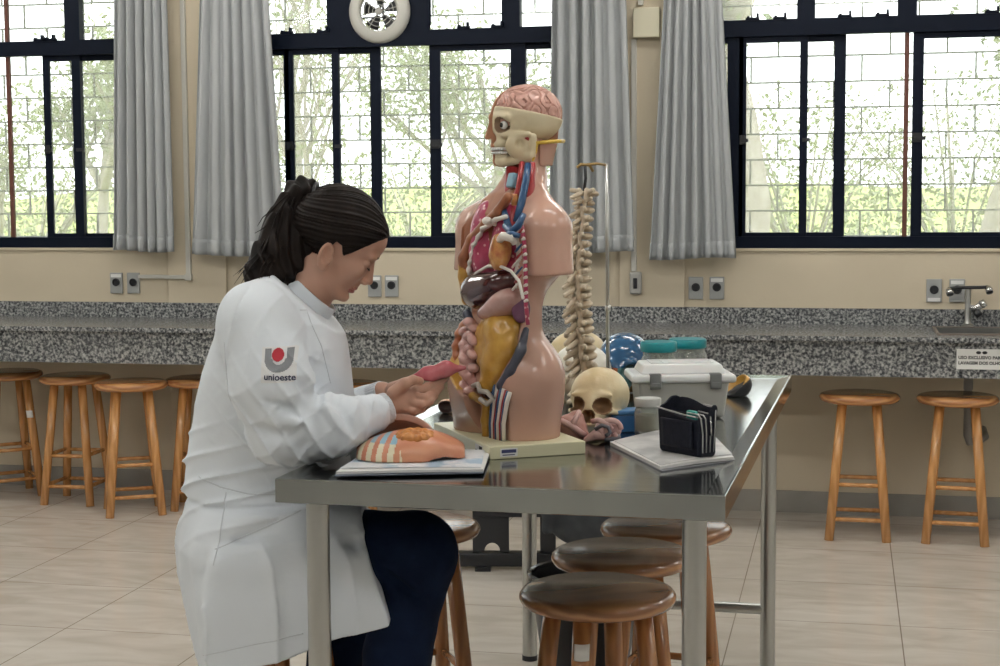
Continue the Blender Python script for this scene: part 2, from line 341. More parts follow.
# beige sill strip
for k, (a, b) in enumerate(WINX): struct(obj('trim_%d' % (k+3), MB().box((a,WY-.012,1.180),(b,WY+.02,1.1945)), M['wall'], bevel=.003))

# extractor fan in the middle window
fan = thing('exhaust_fan', 'round white extractor fan with wire grille set in the middle window', 'fan', (-2.141,WY-.006,2.297))
rg = MB(); rg.lathe([(.092,.012),(.092,.028),(.10,.036),(.118,.033),(.138,.024),(.148,.008),(.148,0),(.095,0),(.092,.012)], 48, cap=False); 
for i, v in enumerate(rg.v): rg.v[i] = (v[0], -v[2], v[1])
obj('housing_ring', rg, mat('aged_white_plastic', (.56,.55,.50), .4), fan, autosm=True)
gr = MB()
for r in (.03,.05,.07,.088): gr.tube([(r*math.cos(2*PI*k/36), -.016, r*math.sin(2*PI*k/36)) for k in range(37)], .0021, 6)
for k in range(8): a = k*PI/4+.2; gr.tube([(.016*math.cos(a),-.016,.016*math.sin(a)),(.094*math.cos(a),-.016,.094*math.sin(a))], .0021, 6)
gr.lathe([(.0,.0),(.018,.0),(.018,.006),(0,.006)], 20); n0 = len(gr.v)-80
for i in range(n0, len(gr.v)): v = gr.v[i]; gr.v[i] = (v[0], -.014-v[2], v[1])
obj('grille', gr, mat('grille_plastic', (.36,.35,.32), .4), fan, smooth=True)
bl = MB()
for k in range(5):
    a = k*2*PI/5
    def fn(s, t, a=a): r = .02+.068*s; th = a+.75*t; return (r*math.cos(th), .018+.02*(t-.5), r*math.sin(th))
    bl.grid(fn, 6, 5)
bo = obj('blades', bl, M['black'], fan, smooth=True); sm = bo.modifiers.new('thick', 'SOLIDIFY'); sm.thickness = .002

# ================================================================== CURTAINS
def curtain(label, tl, tr, bl_, br, ztop, nf, amp, seed, fan_=0.0):
    """px columns at the picture's top edge and at the hem, read on the curtain's own plane."""
    Y = 7.07; r2 = random.Random(seed); ph = [r2.uniform(-.5,.5) for _ in range(60)]; am = [r2.uniform(.35,1.4) for _ in range(60)]
    xt0, xt1 = onY(tl,0,Y), onY(tr,0,Y); xb0, xb1 = onY(*bl_,Y), onY(*br,Y); zb = (xb0.z+xb1.z)/2; zt0 = xt0.z
    def fn(u, v, off=0, zlo=None, zhi=None):
        z = ztop+(zb-ztop)*v if zlo is None else zhi+(zlo-zhi)*v
        s = (ztop-z)/(ztop-zb); q = (zt0-z)/(zt0-zb); a = xt0.x+(xb0.x-xt0.x)*q; b = xt1.x+(xb1.x-xt1.x)*q
        uu = u+.012*math.sin(9*u+seed)*q; f = uu*nf; i = int(f) % 50; k = f-int(f)
        e = am[i]+(am[i+1]-am[i])*k; w_ = math.sin(2*PI*f+ph[i]*(1-k)+ph[i+1]*k); sh = w_*(1-.25*w_*w_)
        y = Y+amp*e*(.75+.35*s)*sh + fan_*q*math.sin(PI*u) - off*1.0
        x = a+(b-a)*(u+.10/nf*math.sin(4*PI*f+seed)*.5)
        return (x, y, z+.006*math.sin(5*u+seed)*q)
    c = thing('curtain', label, 'curtain', (0,0,0), group='grey pleated curtains')
    m = MB().grid(lambda u, v: fn(u, v), nf*14, 26); o = obj('cloth', m, M['curtain'], c, smooth=True); s = o.modifiers.new('thick', 'SOLIDIFY'); s.thickness = .003
    h = MB().grid(lambda u, v: fn(u, v, .003, zb-.001, zb+.072), nf*14, 4); o = obj('hem', h, M['curtain'], c, smooth=True); s = o.modifiers.new('thick', 'SOLIDIFY'); s.thickness = .004; s.offset = 0
curtain('grey curtain at the right end of the leftmost window', 114, 166, (113,250), (174,252), 2.86, 6, .030, 1)
curtain('grey curtain hanging behind the seated woman', 198, 268, (190,258), (286,252), 2.86, 7, .034, 2)
curtain('grey curtain behind the spine model, left of the junction box', 552, 626, (549,251), (634,253), 2.86, 6, .036, 3)
curtain('grey curtain right of the junction box, above two outlets', 664, 722, (650,259), (736,258), 2.86, 7, .030, 4)
rod = MB().tube([(-5.9,7.07,2.88),(2.2,7.07,2.88)], .012, 12)
for x in (-5.5,-3.0,-.86,1.8): rod.box((x-.01,7.06,2.87),(x+.01,WY,2.90))
tag(obj('curtain_rod', rod, M['white'], smooth=False), 'long white curtain rod fixed to the wall above the windows', 'curtain rod')

# ================================================================== WALL FITTINGS
def outlet(px, py, label, extra):
    P = onY(px, py, WY); Y = WY-.022 if (-1.013 < P.x < -.715) else WY
    t = thing('wall_outlet', label, 'outlet', (P.x,Y,P.z), group='grey wall outlets')
    b = MB().box((-.033,-.010,-.051),(.033,0,.051)); obj('plate', b, M['greyplate'], t, bevel=.003)
    s = MB(); s.lathe([(.019,0),(.019,.005),(.016,.005),(.014,.001),(0,.001)], 24, c=(0,0,0)); s.v = [(v[0], -.0095-v[2], v[1]+.004) for v in s.v]; obj('socket', s, M['black'], t, autosm=True)
    if extra: z = .036 if extra == 1 else -.040; obj('label_strip', MB().box((-.027,-.0112,z-.008),(.027,-.0098,z+.008)), M['label'], t)
outlet(117,283,'grey wall outlet not touched by conduit, left of the conduit end',1); outlet(134,283,'grey wall outlet joined to the horizontal white conduit',0)
outlet(375,286,'grey wall outlet next to the woman\'s nose',1); outlet(392,286,'grey wall outlet between the woman\'s face and the torso model',1)
outlet(696,288,'grey outlet without a white strip, below the curtain by the junction box',0); outlet(717,288,'grey outlet with white strip, below the curtain by the junction box',1)
outlet(934,290.5,'grey outlet beside the eyewash tap, with strip at its bottom',2); outlet(957,290.5,'grey outlet partly hidden behind the eyewash tap',1)
def conduit(label, pts, r=.011):
    m = MB()
    for a, b in zip(pts[:-1], pts[1:]): m.bar(a, b, .024, .018)
    for p in pts[1:-1]: m.box((p[0]-.016,p[1]-.014,p[2]-.016),(p[0]+.016,p[1]+.009,p[2]+.016))
    tag(obj('cable_conduit', m, mat('white_conduit', (.60,.585,.53), .45), bevel=.002), label, 'conduit', 'white cable conduits')
cy_ = WY-.031; A = onY(186,150,cy_).x; B = onY(186,277,cy_).z
conduit('white cable conduit running down the pillar and across to an outlet', [(A,cy_,ZC),(A,cy_,B),(-3.24,cy_,B)])
conduit('short white conduit piece ending at the outlet', [(-3.24,WY-.009,B),(-3.385,WY-.009,B)])
x_ = onY(634,150,cy_).x
conduit('vertical white conduit between the junction box and the switch box', [(x_,cy_,2.135),(x_,cy_,1.09)])
conduit('white conduit rising from the top of the junction box', [(x_+.03,cy_,2.285),(x_+.03,cy_,ZC)])
jb = thing('junction_box', 'cream square junction box high on the wall pillar', 'junction box', (-.885,WY-.022,2.205))
obj('box', MB().box((-.058,-.05,-.066),(.058,0,.062)), mat('cream_box', (.62,.58,.42), .4), jb, bevel=.006); obj('cover', MB().box((-.060,-.056,-.068),(.060,-.045,.064)), mat('cream_cover', (.66,.62,.46), .4), jb, bevel=.004)
P = onY(636,283,WY-.03); sb_ = thing('switch_box', 'small grey switch box at the lower end of the conduit', 'switch box', (P.x,WY-.022,P.z))
obj('housing', MB().box((-.027,-.036,-.050),(.027,0,.052)), mat('grey_box', (.40,.395,.37), .4), sb_, bevel=.010, seg=3); obj('rocker', MB().box((-.009,-.042,-.024),(.009,-.034,.024)), M['black'], sb_, bevel=.003)

# ================================================================== GRANITE BENCH
wt = thing('granite_worktop', 'long speckled grey granite bench along the window wall', 'countertop', (0,0,0))
FY, TZ = 6.585, .856; SX0, SX1, SY0, SY1 = .375, .86, 6.72, 7.06
tp = MB()
for a, b, c, d in ((X0+.02,FY,SX0,WY-.024),(SX1,FY,X1-.02,WY-.024),(SX0,FY,SX1,SY0),(SX0,SY1,SX1,WY-.024)): tp.box((a,b,TZ-.02),(c,d,TZ))
obj('top_slab', tp, M['granite'], wt)
obj('front_apron', MB().box((X0+.02,FY+.026,.690),(X1-.02,FY+.046,TZ-.0205)), M['granite'], wt)
obj('backsplash', MB().box((X0+.02,WY-.024,TZ-.02),(X1-.02,WY-.0005,.928)), M['granite'], wt)
bkm = mat('painted_bracket', (.42,.37,.28), .6)
for x in (-4.9,-3.02,-1.2,1.2,2.4): obj('bracket', MB().box((x-.03,FY+.10,.695),(x+.03,WY-.02,TZ-.021)), bkm, wt)
sk = thing('sink_basin', 'steel sink basin sunk in the granite bench by the eyewash tap', 'sink', (0,0,0))
s1 = MB(); s1.box((SX0+.001,SY0+.001,.70),(SX1-.001,SY1-.001,.703)); s1.box((SX0+.001,SY0+.001,.70),(SX0+.004,SY1-.001,TZ+.004)); s1.box((SX1-.004,SY0+.001,.70),(SX1-.001,SY1-.001,TZ+.004)); s1.box((SX0+.001,SY0+.001,.70),(SX1-.001,SY0+.004,TZ+.004)); s1.box((SX0+.001,SY1-.004,.70),(SX1-.001,SY1-.001,TZ+.004))
obj('basin', s1, M['steel_tube'], sk); r_ = MB(); frame_rect(r_, SX0-.006, SX1+.006, 0, 1, .012, .012, 0, 1)
r_ = MB(); r_.box((SX0-.01,SY0-.012,TZ),(SX1+.01,SY0+.002,TZ+.007)); r_.box((SX0-.01,SY1-.002,TZ),(SX1+.01,SY1+.012,TZ+.007)); r_.box((SX0-.01,SY0+.002,TZ),(SX0+.002,SY1-.002,TZ+.007)); r_.box((SX1-.002,SY0+.002,TZ),(SX1+.01,SY1-.002,TZ+.007))
obj('rim', r_, mat('brown_stone_rim', (.20,.16,.13), .35), sk)
dp = MB(); dx, dy = onY(968,400,7.0).x, 7.0; dp.lathe([(.028,.70),(.028,.655),(.02,.65),(.02,.60)], 20, c=(dx,dy,0)); dp.tube([(dx,dy,.61),(dx,dy,.40),(dx+.01,dy+.02,.37),(dx+.05,dy+.05,.37),(dx+.08,dy+.09,.385),(dx+.08,WY-.013,.40)], .017, 14)
obj('drain_pipe', dp, mat('grey_pvc', (.30,.29,.27), .5), sk, autosm=True)
# eyewash tap
fx = onY(968,300,7.11); f = thing('eyewash_tap', 'eyewash tap with a dark T bar and two nozzles', 'tap', (fx.x,7.11,TZ))
m = MB(); m.lathe([(.026,0),(.026,.012),(.016,.018),(.013,.03),(.013,.165),(.0,.168)], 20); obj('column', m, M['steel_tube'], f, autosm=True)
m = MB(); m.tube([(-.085,0,.166),(-.05,0,.172),(.05,0,.174),(.082,0,.176)], .0075, 12); obj('t_bar', m, M['black'], f, smooth=True)
for x, z in ((-.082,.166),(.082,.176)):
    m = MB(); m.tube([(x,-.0,z),(x+.004,-.008,z-.012),(x+.006,-.016,z-.022)], [.012,.017,.015], 14); n = obj('nozzle', m, M['chrome'], f, smooth=True)
    m = MB(); m.tube([(x+.006,-.016,z-.022),(x+.007,-.018,z-.026)], [.016,.013], 14); obj('nozzle_ring', m, M['black'], n, smooth=True)
m = MB(); m.tube([(.0,0,.09),(.03,-.01,.085),(.055,-.016,.10)], [.010,.013,.017], 14); m.tube([(.055,-.016,.10),(.07,-.02,.112)], [.019,.016], 14, 0); obj('valve', m, M['chrome'], f, smooth=True)
m = MB(); m.tube([(.03,-.012,.075),(.05,-.018,.05)], [.015,.017], 14); obj('valve_knob', m, M['black'], f, smooth=True)
# notice on the apron
sgx = onY(956.5,359,FY+.025); sg = thing('notice_sign', 'white notice about washing the eyes fixed on the bench apron', 'sign', (sgx.x,FY+.0255,sgx.z))
obj('board', MB().box((0,-.002,-.041),(.225,0,.041)), M['label'], sg)
def letter(name, txt, size, loc, par, m_, bold=0, rot=(PI/2,0,0)):
    me = text_mesh(txt, size, .0003, 'LEFT', bold); me.materials.append(m_); return link(name, me, par, loc, rot)
letter('lettering', 'USO EXCLUSIVO PARA', .0170, (.007,-.0024,.001), sg, M['ink'], .0007); letter('lettering', 'LAVAGEM DOS OLHOS', .0170, (.007,-.0024,-.021), sg, M['ink'], .0007)
m = MB()
for x in (.102,.128): m.lathe([(0,.0),(.010,.0),(.010,.0006),(0,.0006)], 20, c=(x,0,0), sy=.62)
for x in (.102,.128): pass
mv = []
for k, x in enumerate((.085,.109)):
    for v in m.v[k*80:(k+1)*80]: mv.append((x+(v[0]-(.102,.128)[k]), -.0021-v[2], v[1]+.027))
m.v = mv; obj('eye_symbol', m, M['ink'], sg)
# ================================================================== OUTSIDE THE WINDOWS
G = {}
G['grass'] = mat('pale_green_grass', (.22,.30,.045), .9, c2=(.40,.42,.13), scale=1.4, detail=6); G['blade'] = mat('grass_blade', (.24,.33,.05), .8, c2=(.44,.46,.15), scale=.8)
G['bark'] = mat('grey_bark', (.24,.20,.17), .9, c2=(.34,.30,.26), scale=9); G['leaf'] = [mat('leaf_%d' % i, c, .7) for i, c in enumerate(((.13,.165,.065),(.19,.225,.09),(.24,.255,.13)))]
gp = MB(); 
def gfn(u, v): x = -26+50*u; y = 7.4+44*v; return (x, y, -.25+.022*(y-7.4)+.12*math.sin(x*.6)*math.sin(y*.45)+ (.9*max(0,(y-24)/24)))
gp.grid(gfn, 50, 40); go = obj('ground_outside', gp, G['grass'], smooth=True); struct(go)
gm = MB(); r3 = random.Random(5)
for k in range(5200):
    u, v = r3.random(), r3.random()**1.6*.55+.02; p = gfn(u, v); a = r3.uniform(0,PI); h = r3.uniform(.25,.75); wd = .012; lx, ly = r3.uniform(-.25,.25)*h, r3.uniform(-.25,.25)*h
    c, s_ = math.cos(a)*wd, math.sin(a)*wd
    gm.add([(p[0]-c,p[1]-s_,p[2]-.02),(p[0]+c,p[1]+s_,p[2]-.02),(p[0]+c*.7+lx*.4,p[1]+s_*.7+ly*.4,p[2]+h*.6),(p[0]+lx,p[1]+ly,p[2]+h)], [(0,1,2),(0,2,3)])
tag(obj('tall_grass', gm, G['blade']), 'tall pale grass growing on the slope outside', 'grass', kind='stuff')
def tree(name, label, x, y, h, r0, spread, nleaf, leafsize, seed, mi, lean=0, levels=4, bare=.35, group=None):
    r = random.Random(seed); z0 = gfn((x+26)/50, (y-7.4)/44)[2]; t = thing(name, label, 'tree', (x,y,z0-.05), group=group); tb = MB(); tips = []
    def branch(p, d, L, rad, lv):
        n = 5; path = [p]; q = Vector(p); dd = Vector(d)
        for i in range(n): dd = (dd+Vector((r.uniform(-.2,.2),r.uniform(-.2,.2),r.uniform(-.06,.16)))).normalized(); q = q+dd*L/n; path.append(q.copy())
        tb.tube(path, [rad*(1-.55*i/n) for i in range(n+1)], 7 if lv == 0 else 5)
        if lv >= levels-2: tips.extend(path[2:])
        if lv < levels-1:
            for k in range(4 if lv else 5):
                s_ = r.uniform(bare if lv == 0 else .3, 1); b = path[int(s_*n)]; a = r.uniform(0,2*PI); e = spread*r.uniform(.6,1.2)
                nd = (dd+Vector((math.cos(a)*e,math.sin(a)*e,r.uniform(-.1,.35)))).normalized(); branch(b, nd, L*r.uniform(.48,.7), rad*(.55-.05*lv), lv+1)
    branch(Vector((0,0,0)), Vector((lean,0,1)), h*.5, r0, 0); obj('trunk', tb, G['bark'], t, smooth=True)
    lf = MB()
    for k in range(nleaf):
        b = r.choice(tips); p = b+Vector((r.gauss(0,.22),r.gauss(0,.22),r.gauss(0,.18))); a = Vector((r.gauss(0,1),r.gauss(0,1),r.gauss(0,1))).normalized(); c = a.cross(Vector((r.gauss(0,1),r.gauss(0,1),.3))).normalized(); s_ = leafsize*r.uniform(.6,1.3)
        lf.add([p-a*s_,p+c*s_*.45,p+a*s_,p-c*s_*.45], [(0,1,2,3)], r.randrange(2))
    obj('foliage', lf, [G['leaf'][mi], G['leaf'][(mi+1)%3]], t)
tree('tree', 'large leaning tree with a thick trunk outside the right window', -.9, 14.0, 7.5, .26, .7, 7500, .055, 3, 0, .12, bare=.5)
tree('tree', 'slim forked tree outside the far right edge of the right window', 1.4, 18.5, 7, .13, .75, 7500, .055, 8, 2, .25, bare=.35)
tree('tree', 'thin bare-branched tree outside the middle window, behind the head of the woman', -5.4, 15.5, 6.0, .075, .6, 1500, .045, 12, 1, .1, bare=.2)
tree('tree', 'leafy tree outside the middle window, beside the torso model', -4.3, 21, 6.4, .10, .8, 5000, .05, 21, 1, -.1, bare=.2)
tree('tree', 'bushy tree seen through the right half of the left window', -9.2, 18.5, 5.0, .10, .8, 4500, .05, 33, 1, 0, bare=.12)
tree('tree', 'small tree with drooping twigs at the left edge of the left window', -12.2, 21.5, 4.4, .08, .7, 2000, .05, 44, 1, 0, bare=.2)
def shrub(label, x, y, wd, h, n, seed, mi):
    r = random.Random(seed); z0 = gfn((x+26)/50, (y-7.4)/44)[2]; t = thing('shrub', label, 'shrub', (x,y,z0-.03), group='shrubs along the slope outside'); st = MB(); lf = MB()
    for k in range(14): a = r.uniform(0,2*PI); st.tube([(0,0,0),(math.cos(a)*wd*.2,math.sin(a)*wd*.2,h*.5),(math.cos(a)*wd*.42,math.sin(a)*wd*.42,h*r.uniform(.7,.95))], [.025,.018,.008], 5)
    for k in range(n):
        th = r.uniform(0,2*PI); ph = math.acos(r.uniform(-.2,1)); q = r.random()**.35; p = Vector((math.sin(ph)*math.cos(th)*wd*.5*q, math.sin(ph)*math.sin(th)*wd*.5*q, h*.25+math.cos(ph)*h*.75*q)); a = Vector((r.gauss(0,1),r.gauss(0,1),r.gauss(0,1))).normalized(); c = a.cross(Vector((.2,r.gauss(0,1),1))).normalized(); s_ = r.uniform(.03,.065)
        lf.add([p-a*s_,p+c*s_*.5,p+a*s_,p-c*s_*.5], [(0,1,2,3)], r.randrange(2))
    obj('stems', st, G['bark'], t, smooth=True); obj('foliage', lf, [G['leaf'][mi], G['leaf'][(mi+1)%3]], t)
for k, (x, y, wd, h, mi, lb) in enumerate(((-13.6,25,4,2.2,1,'low shrub on the slope at the far left edge'),(-10.4,26,4.2,2.6,1,'shrub on the slope under the bushy tree'),(-6.8,25,4,2.4,1,'shrub on the slope left of the woman\'s ponytail'),(-4.9,27,4.4,2.8,2,'shrub on the slope left of the torso model\'s head'),(-2.6,24,3.6,2.6,0,'shrub on the slope behind the curtain by the spine'),(-.6,23,3.8,3.0,1,'shrub on the slope behind the thick trunk'),(1.6,25,4.4,3.4,2,'tall shrub on the slope at the right window'),(3.4,24,4,3.0,1,'shrub on the slope at the far right edge'))):
    shrub(lb, x, y, wd, h, 2600, 60+k, mi)

# ================================================================== CEILING LAMPS
tube_m = emis('fluorescent_tube', (1,.985,.96), LAMP)
def lamp(x, y, lb):
    t = thing('ceiling_light', lb, 'ceiling light', (x,y,ZC), group='ceiling tube lights'); obj('fitting', MB().box((-.62,-.14,-.05),(.62,.14,0)), M['white'], t, bevel=.006)
    for dy in (-.07,.07): obj('tube', MB().tube([(-.6,dy,-.075),(.6,dy,-.075)], .017, 10), tube_m, t, smooth=True)
for x in (-4.6,-2.4,-.2,2.0):
    for y in (.9,3.4,5.9): lamp(x, y, 'twin tube ceiling light over the laboratory')
# ================================================================== STEEL TABLE
TROT = math.radians(-1.5); TX, TY = -.605, 3.775; TH = .9; HW, HL = .426, .968
tb = thing('steel_table', 'large stainless steel laboratory table with a raised rim and round legs', 'table', (TX,TY,0), TROT)
def ring(mb, hw, hl, z): o = len(mb.v); mb.v += [(-hw,-hl,z),(hw,-hl,z),(hw,hl,z),(-hw,hl,z)]; return o
m = MB(); L = [ring(m,*q) for q in ((HW-.012,HL-.012,.856),(HW-.004,HL-.004,.8525),(HW,HL,.8545),(HW,HL,.8985),(HW-.0015,HL-.0015,.9),(HW-.005,HL-.005,.9),(HW-.036,HL-.036,.8955),(HW-.038,HL-.038,.895))]
for a, b in zip(L[:-1], L[1:]):
    for k in range(4): m.f.append((a+k, a+(k+1)%4, b+(k+1)%4, b+k)); m.m.append(0)
m.f += [tuple(L[-1]+k for k in range(4)), tuple(L[0]+k for k in (3,2,1,0))]; m.m += [0,0]
obj('tabletop', m, M['steel'], tb)
TS = .895
def tloc(u): return u
for sx in (-1,1):
    for sy in (-1,1):
        x, y = sx*(HW-.062), sy*(HL-(.062 if sy < 0 else .030))
        l = MB(); l.tube([(x,y,.012),(x,y,.856)], .0225, 28); lo_ = obj('leg', l, M['steel_tube'], tb, autosm=True)
        l = MB(); l.tube([(x,y,0),(x,y,.016)], .024, 20); obj('foot', l, M['black'], lo_, autosm=True)
for sy in (-1,1):
    l = MB(); y = sy*(HL-(.062 if sy < 0 else .030)); l.tube([(-(HW-.064),y,.20),(HW-.064,y,.20)], .0165, 16); obj('stretcher', l, M['steel_tube'], tb, autosm=True)

# ================================================================== STOOLS
SH = .605
def make_stool(label, loc, rz, mw, ml, dark=False, R=.1665):
    t = thing('wooden_stool', label, 'stool', loc, rz, 'round wooden laboratory stools')
    s = MB(); s.lathe([(0,SH-.036),(R-.02,SH-.036),(R-.006,SH-.030),(R,SH-.019),(R-.001,SH-.012),(R-.007,SH-.004),(R-.018,SH),(0,SH)], 56); obj('seat', s, mw, t, autosm=True)
    tops, bots = [], []
    for k in range(4):
        a = PI/4+k*PI/2; c, n = math.cos(a), math.sin(a); tp_ = Vector((.098*c,.098*n,SH-.034)); bt = Vector((.165*c,.165*n,0)); tops.append(tp_); bots.append(bt)
        l = MB(); l.tube([bt, bt+(tp_-bt)*.5, tp_], [.0190,.0205,.0200], 14); obj('leg', l, ml, t, smooth=True)
    for k in range(4):
        for h in (.088+.004*(k%2), .232+.004*(k%2)):
            f = h/(SH-.034); a = bots[k]+(tops[k]-bots[k])*f; b = bots[(k+1)%4]+(tops[(k+1)%4]-bots[(k+1)%4])*f
            r = MB(); r.tube([a,b], .0092, 10); obj('rung', r, ml, t, smooth=True)
    return t
def sticker(stool, k, z, ink=True):
    a = PI/4+k*PI/2; f = z/(SH-.034); r = .165+(.098-.165)*f; c = Vector((r*math.cos(a), r*math.sin(a), z))
    rot = stool.rotation_euler.z; d = Vector((math.sin(CYAW-rot), -math.cos(CYAW-rot), 0)); s = Vector((-d.y, d.x, 0))
    m = MB()
    def fn(u, v): q = (u-.5)*1.5; return c+(d*math.cos(q)+s*math.sin(q))*.0226+Vector((-.067/.554*math.cos(a)*(v-.5)*.034, -.067/.554*math.sin(a)*(v-.5)*.034, (v-.5)*.034))
    m.grid(fn, 8, 2); o = obj('sticker', m, M['label'], stool, smooth=True); sd = o.modifiers.new('thick','SOLIDIFY'); sd.thickness = .0006; sd.offset = 1
base = make_stool('wooden stool under the bench, left of the two on the right', (.061,6.755,0), -.01, M['wood'], M['wood_leg'])
dk = make_stool('dark wooden stool at the table\'s front, nearest of the row of three', (0,0,0), 0, M['wood_dark'], M['wood_dleg'])
def at_uv(u, d): w_ = to_w((u,d,0)); return (w_.x, w_.y, 0)
dk.location = at_uv(.203,3.295); dk.rotation_euler.z = .62
s2 = dup(dk, at_uv(.283,3.655), .20, 'dark wooden stool in the middle of the row of three by the table')
s3 = dup(dk, at_uv(.418,3.965), -.15, 'dark wooden stool farthest back of the row of three, by the rear table leg')
s4 = dup(dk, at_uv(-.219,3.99), .55, 'dark wooden stool under the table just beyond the woman\'s knee')
s5 = dup(dk, at_uv(-.497,3.37), CYAW-PI/4, 'wooden stool the woman in the lab coat sits on'); s5.scale = (1,1,.95)
sticker(dk, 2, .50); sticker(s2, 1, .49)
def ground_stool(px, Y, lb, rz): return dup(base, (onY(px, 385, Y).x, Y, 0), rz, lb)
ground_stool(958,6.755,'wooden stool under the bench below the eyewash tap and notice sign', -.07)
w1 = ground_stool(8,6.96,'leftmost wooden stool under the bench, cut by the picture\'s edge', .75)
ground_stool(75,6.86,'second wooden stool from the left wall end under the bench', .02)
ground_stool(131.5,6.665,'third wooden stool from the left under the bench, its legs showing corner-on', .5)
ground_stool(201,6.85,'wooden stool under the bench half hidden behind the woman\'s coat', .25)
ground_stool(346,6.76,'wooden stool seat under the bench, seen past the front of the woman\'s coat', .3)
sticker(w1, 3, .40)

# ================================================================== UNDER THE TABLE
b = thing('waste_bin', 'round black waste bin with a shiny rim behind the row of stools', 'bin', at_uv(.235,4.36))
m = MB(); m.lathe([(0,.004),(.098,.0),(.105,.006),(.157,.375),(.153,.375),(.101,.012),(0,.012)], 40); obj('body', m, M['black'], b, autosm=True)
m = MB(); m.lathe([(.157,.370),(.164,.374),(.164,.384),(.158,.388),(.152,.384),(.152,.374),(.157,.370)], 40, cap=False)
obj('rim', m, mat('shiny_black_rim', (.05,.05,.055), .12), b, autosm=True)
fr = thing('metal_frame', 'low black metal frame with a notched upright panel standing beyond the table', 'frame', at_uv(.19,6.02), CYAW-.03)
m = MB(); m.box((-.36,-.03,.014),(.42,.03,.066)); obj('base_beam', m, M['blackmetal'], fr, bevel=.004)
m = MB(); k = 14; w0, w1_, h0, h1 = -.30, -.16, .066, .60; cx = -.225; r0 = .030
arc = [(cx-r0*math.cos(PI*i/k), h0+.005+1.1*r0*math.sin(PI*i/k)) for i in range(k+1)]
out = [(w0,h0)]+[(w0,h1),(w1_,h1),(w1_,h0)]; prof = out+[(x,z) for x, z in reversed(arc)]; n = len(prof)
vs = [(x,-.012,z) for x, z in prof]+[(x,.012,z) for x, z in prof]; m.add(vs, [tuple(range(n)), tuple(range(2*n-1,n-1,-1))]+[(i,(i+1)%n,(i+1)%n+n,i+n) for i in range(n)])
obj('upright_panel', m, M['blackmetal'], fr)
m = MB(); m.box((-.04,-.012,.066),(.02,.012,.60)); obj('upright_post', m, M['blackmetal'], fr); m = MB(); m.box((.30,-.012,.066),(.36,.012,.60)); obj('upright_post', m, M['blackmetal'], fr)
m = MB(); m.box((-.36,-.13,.60),(.42,.13,.625)); m.box((-.30,-.02,.205),(.36,.0,.235)); obj('shelf', m, M['blackmetal'], fr, bevel=.003)
[obj('foot', MB().box((x-.03,-.05,0),(x+.03,.05,.016)), M['black'], fr) for x in (-.26,.32)]
bg_ = thing('backpack', 'dark crumpled backpack hanging on the low black frame', 'bag', at_uv(.29,5.86), CYAW)
def bagf(P):
    d = un(.03, ell(P,(0,0,.30),(.15,.075,.16)), ell(P,(.02,-.03,.21),(.12,.06,.09)), cap(P,(-.10,-.04,.36),(-.12,-.05,.20),.02)); return d+.007*wob(P,38,1)+.004*wob(P,80,2)
obj('body', sdf(bagf,(-.2,-.14,.08),(.22,.12,.5),.007,mat('dark_bag_cloth',(.018,.022,.028),.7,c2=(.03,.035,.04),scale=20),'body'), None, bg_)
m = MB(); m.tube([(-.05,-.05,.42),(-.06,-.04,.52),(.0,.06,.60),(.06,-.04,.52),(.05,-.05,.42)], .012, 8, flat=.4); obj('strap', m, M['black'], bg_, smooth=True)
# ================================================================== TORSO MODEL
K = {}
K['skin'] = mat('torso_skin_plastic', (.50,.295,.225), .27, c2=(.54,.325,.25), scale=6, sss=.05, coat=.25)
K['bone'] = mat('painted_bone', (.68,.61,.43), .4, c2=(.60,.50,.32), scale=14); K['cream'] = mat('cream_base', (.74,.71,.48), .3)
K['ochre'] = mat('ochre_fat_paint', (.46,.24,.035), .28, c2=(.56,.32,.06), scale=40, coat=.3); K['lung'] = mat('crimson_lung_paint', (.40,.045,.10), .3, c2=(.55,.13,.19), scale=45, lo=.55, hi=.72, coat=.3)
K['liver'] = mat('maroon_liver_paint', (.055,.013,.014), .14, coat=.6); K['stomach'] = mat('pale_pink_stomach_paint', (.52,.33,.29), .25, c2=(.46,.25,.22), scale=30, coat=.4)
K['pinkgut'] = mat('pink_gut_paint', (.62,.38,.34), .25, c2=(.55,.30,.27), scale=30, coat=.3); K['salmon'] = mat('salmon_colon_paint', (.48,.19,.10), .3)
K['heart'] = mat('orange_heart_paint', (.60,.30,.085), .25, c2=(.42,.13,.05), scale=55, coat=.4); K['blue'] = mat('blue_vein_paint', (.022,.075,.175), .3); K['red'] = mat('red_artery_paint', (.33,.028,.03), .3)
K['brown'] = mat('brown_muscle_paint', (.26,.085,.035), .35, c2=(.36,.14,.06), scale=25, stretch=(1,1,.3)); K['ltblue'] = mat('light_blue_cartilage_paint', (.26,.46,.58), .4); K['white'] = mat('white_rim_paint', (.72,.68,.62), .35)
K['brain'] = mat('pink_brain_paint', (.60,.34,.28), .3); K['dark'] = mat('dark_grey_blue_paint', (.055,.06,.085), .3); K['yellow'] = mat('yellow_nerve_paint', (.62,.42,.06), .35)
K['teeth'] = mat('tooth_enamel', (.78,.77,.74), .2); K['eye'] = mat('eye_dark', (.02,.02,.025), .15); K['face'] = mat('cut_face_paint', (.44,.21,.12), .35)

PHI = math.radians(30); U0, D0 = .015, 3.42; SP, CP = math.sin(PHI), math.cos(PHI)
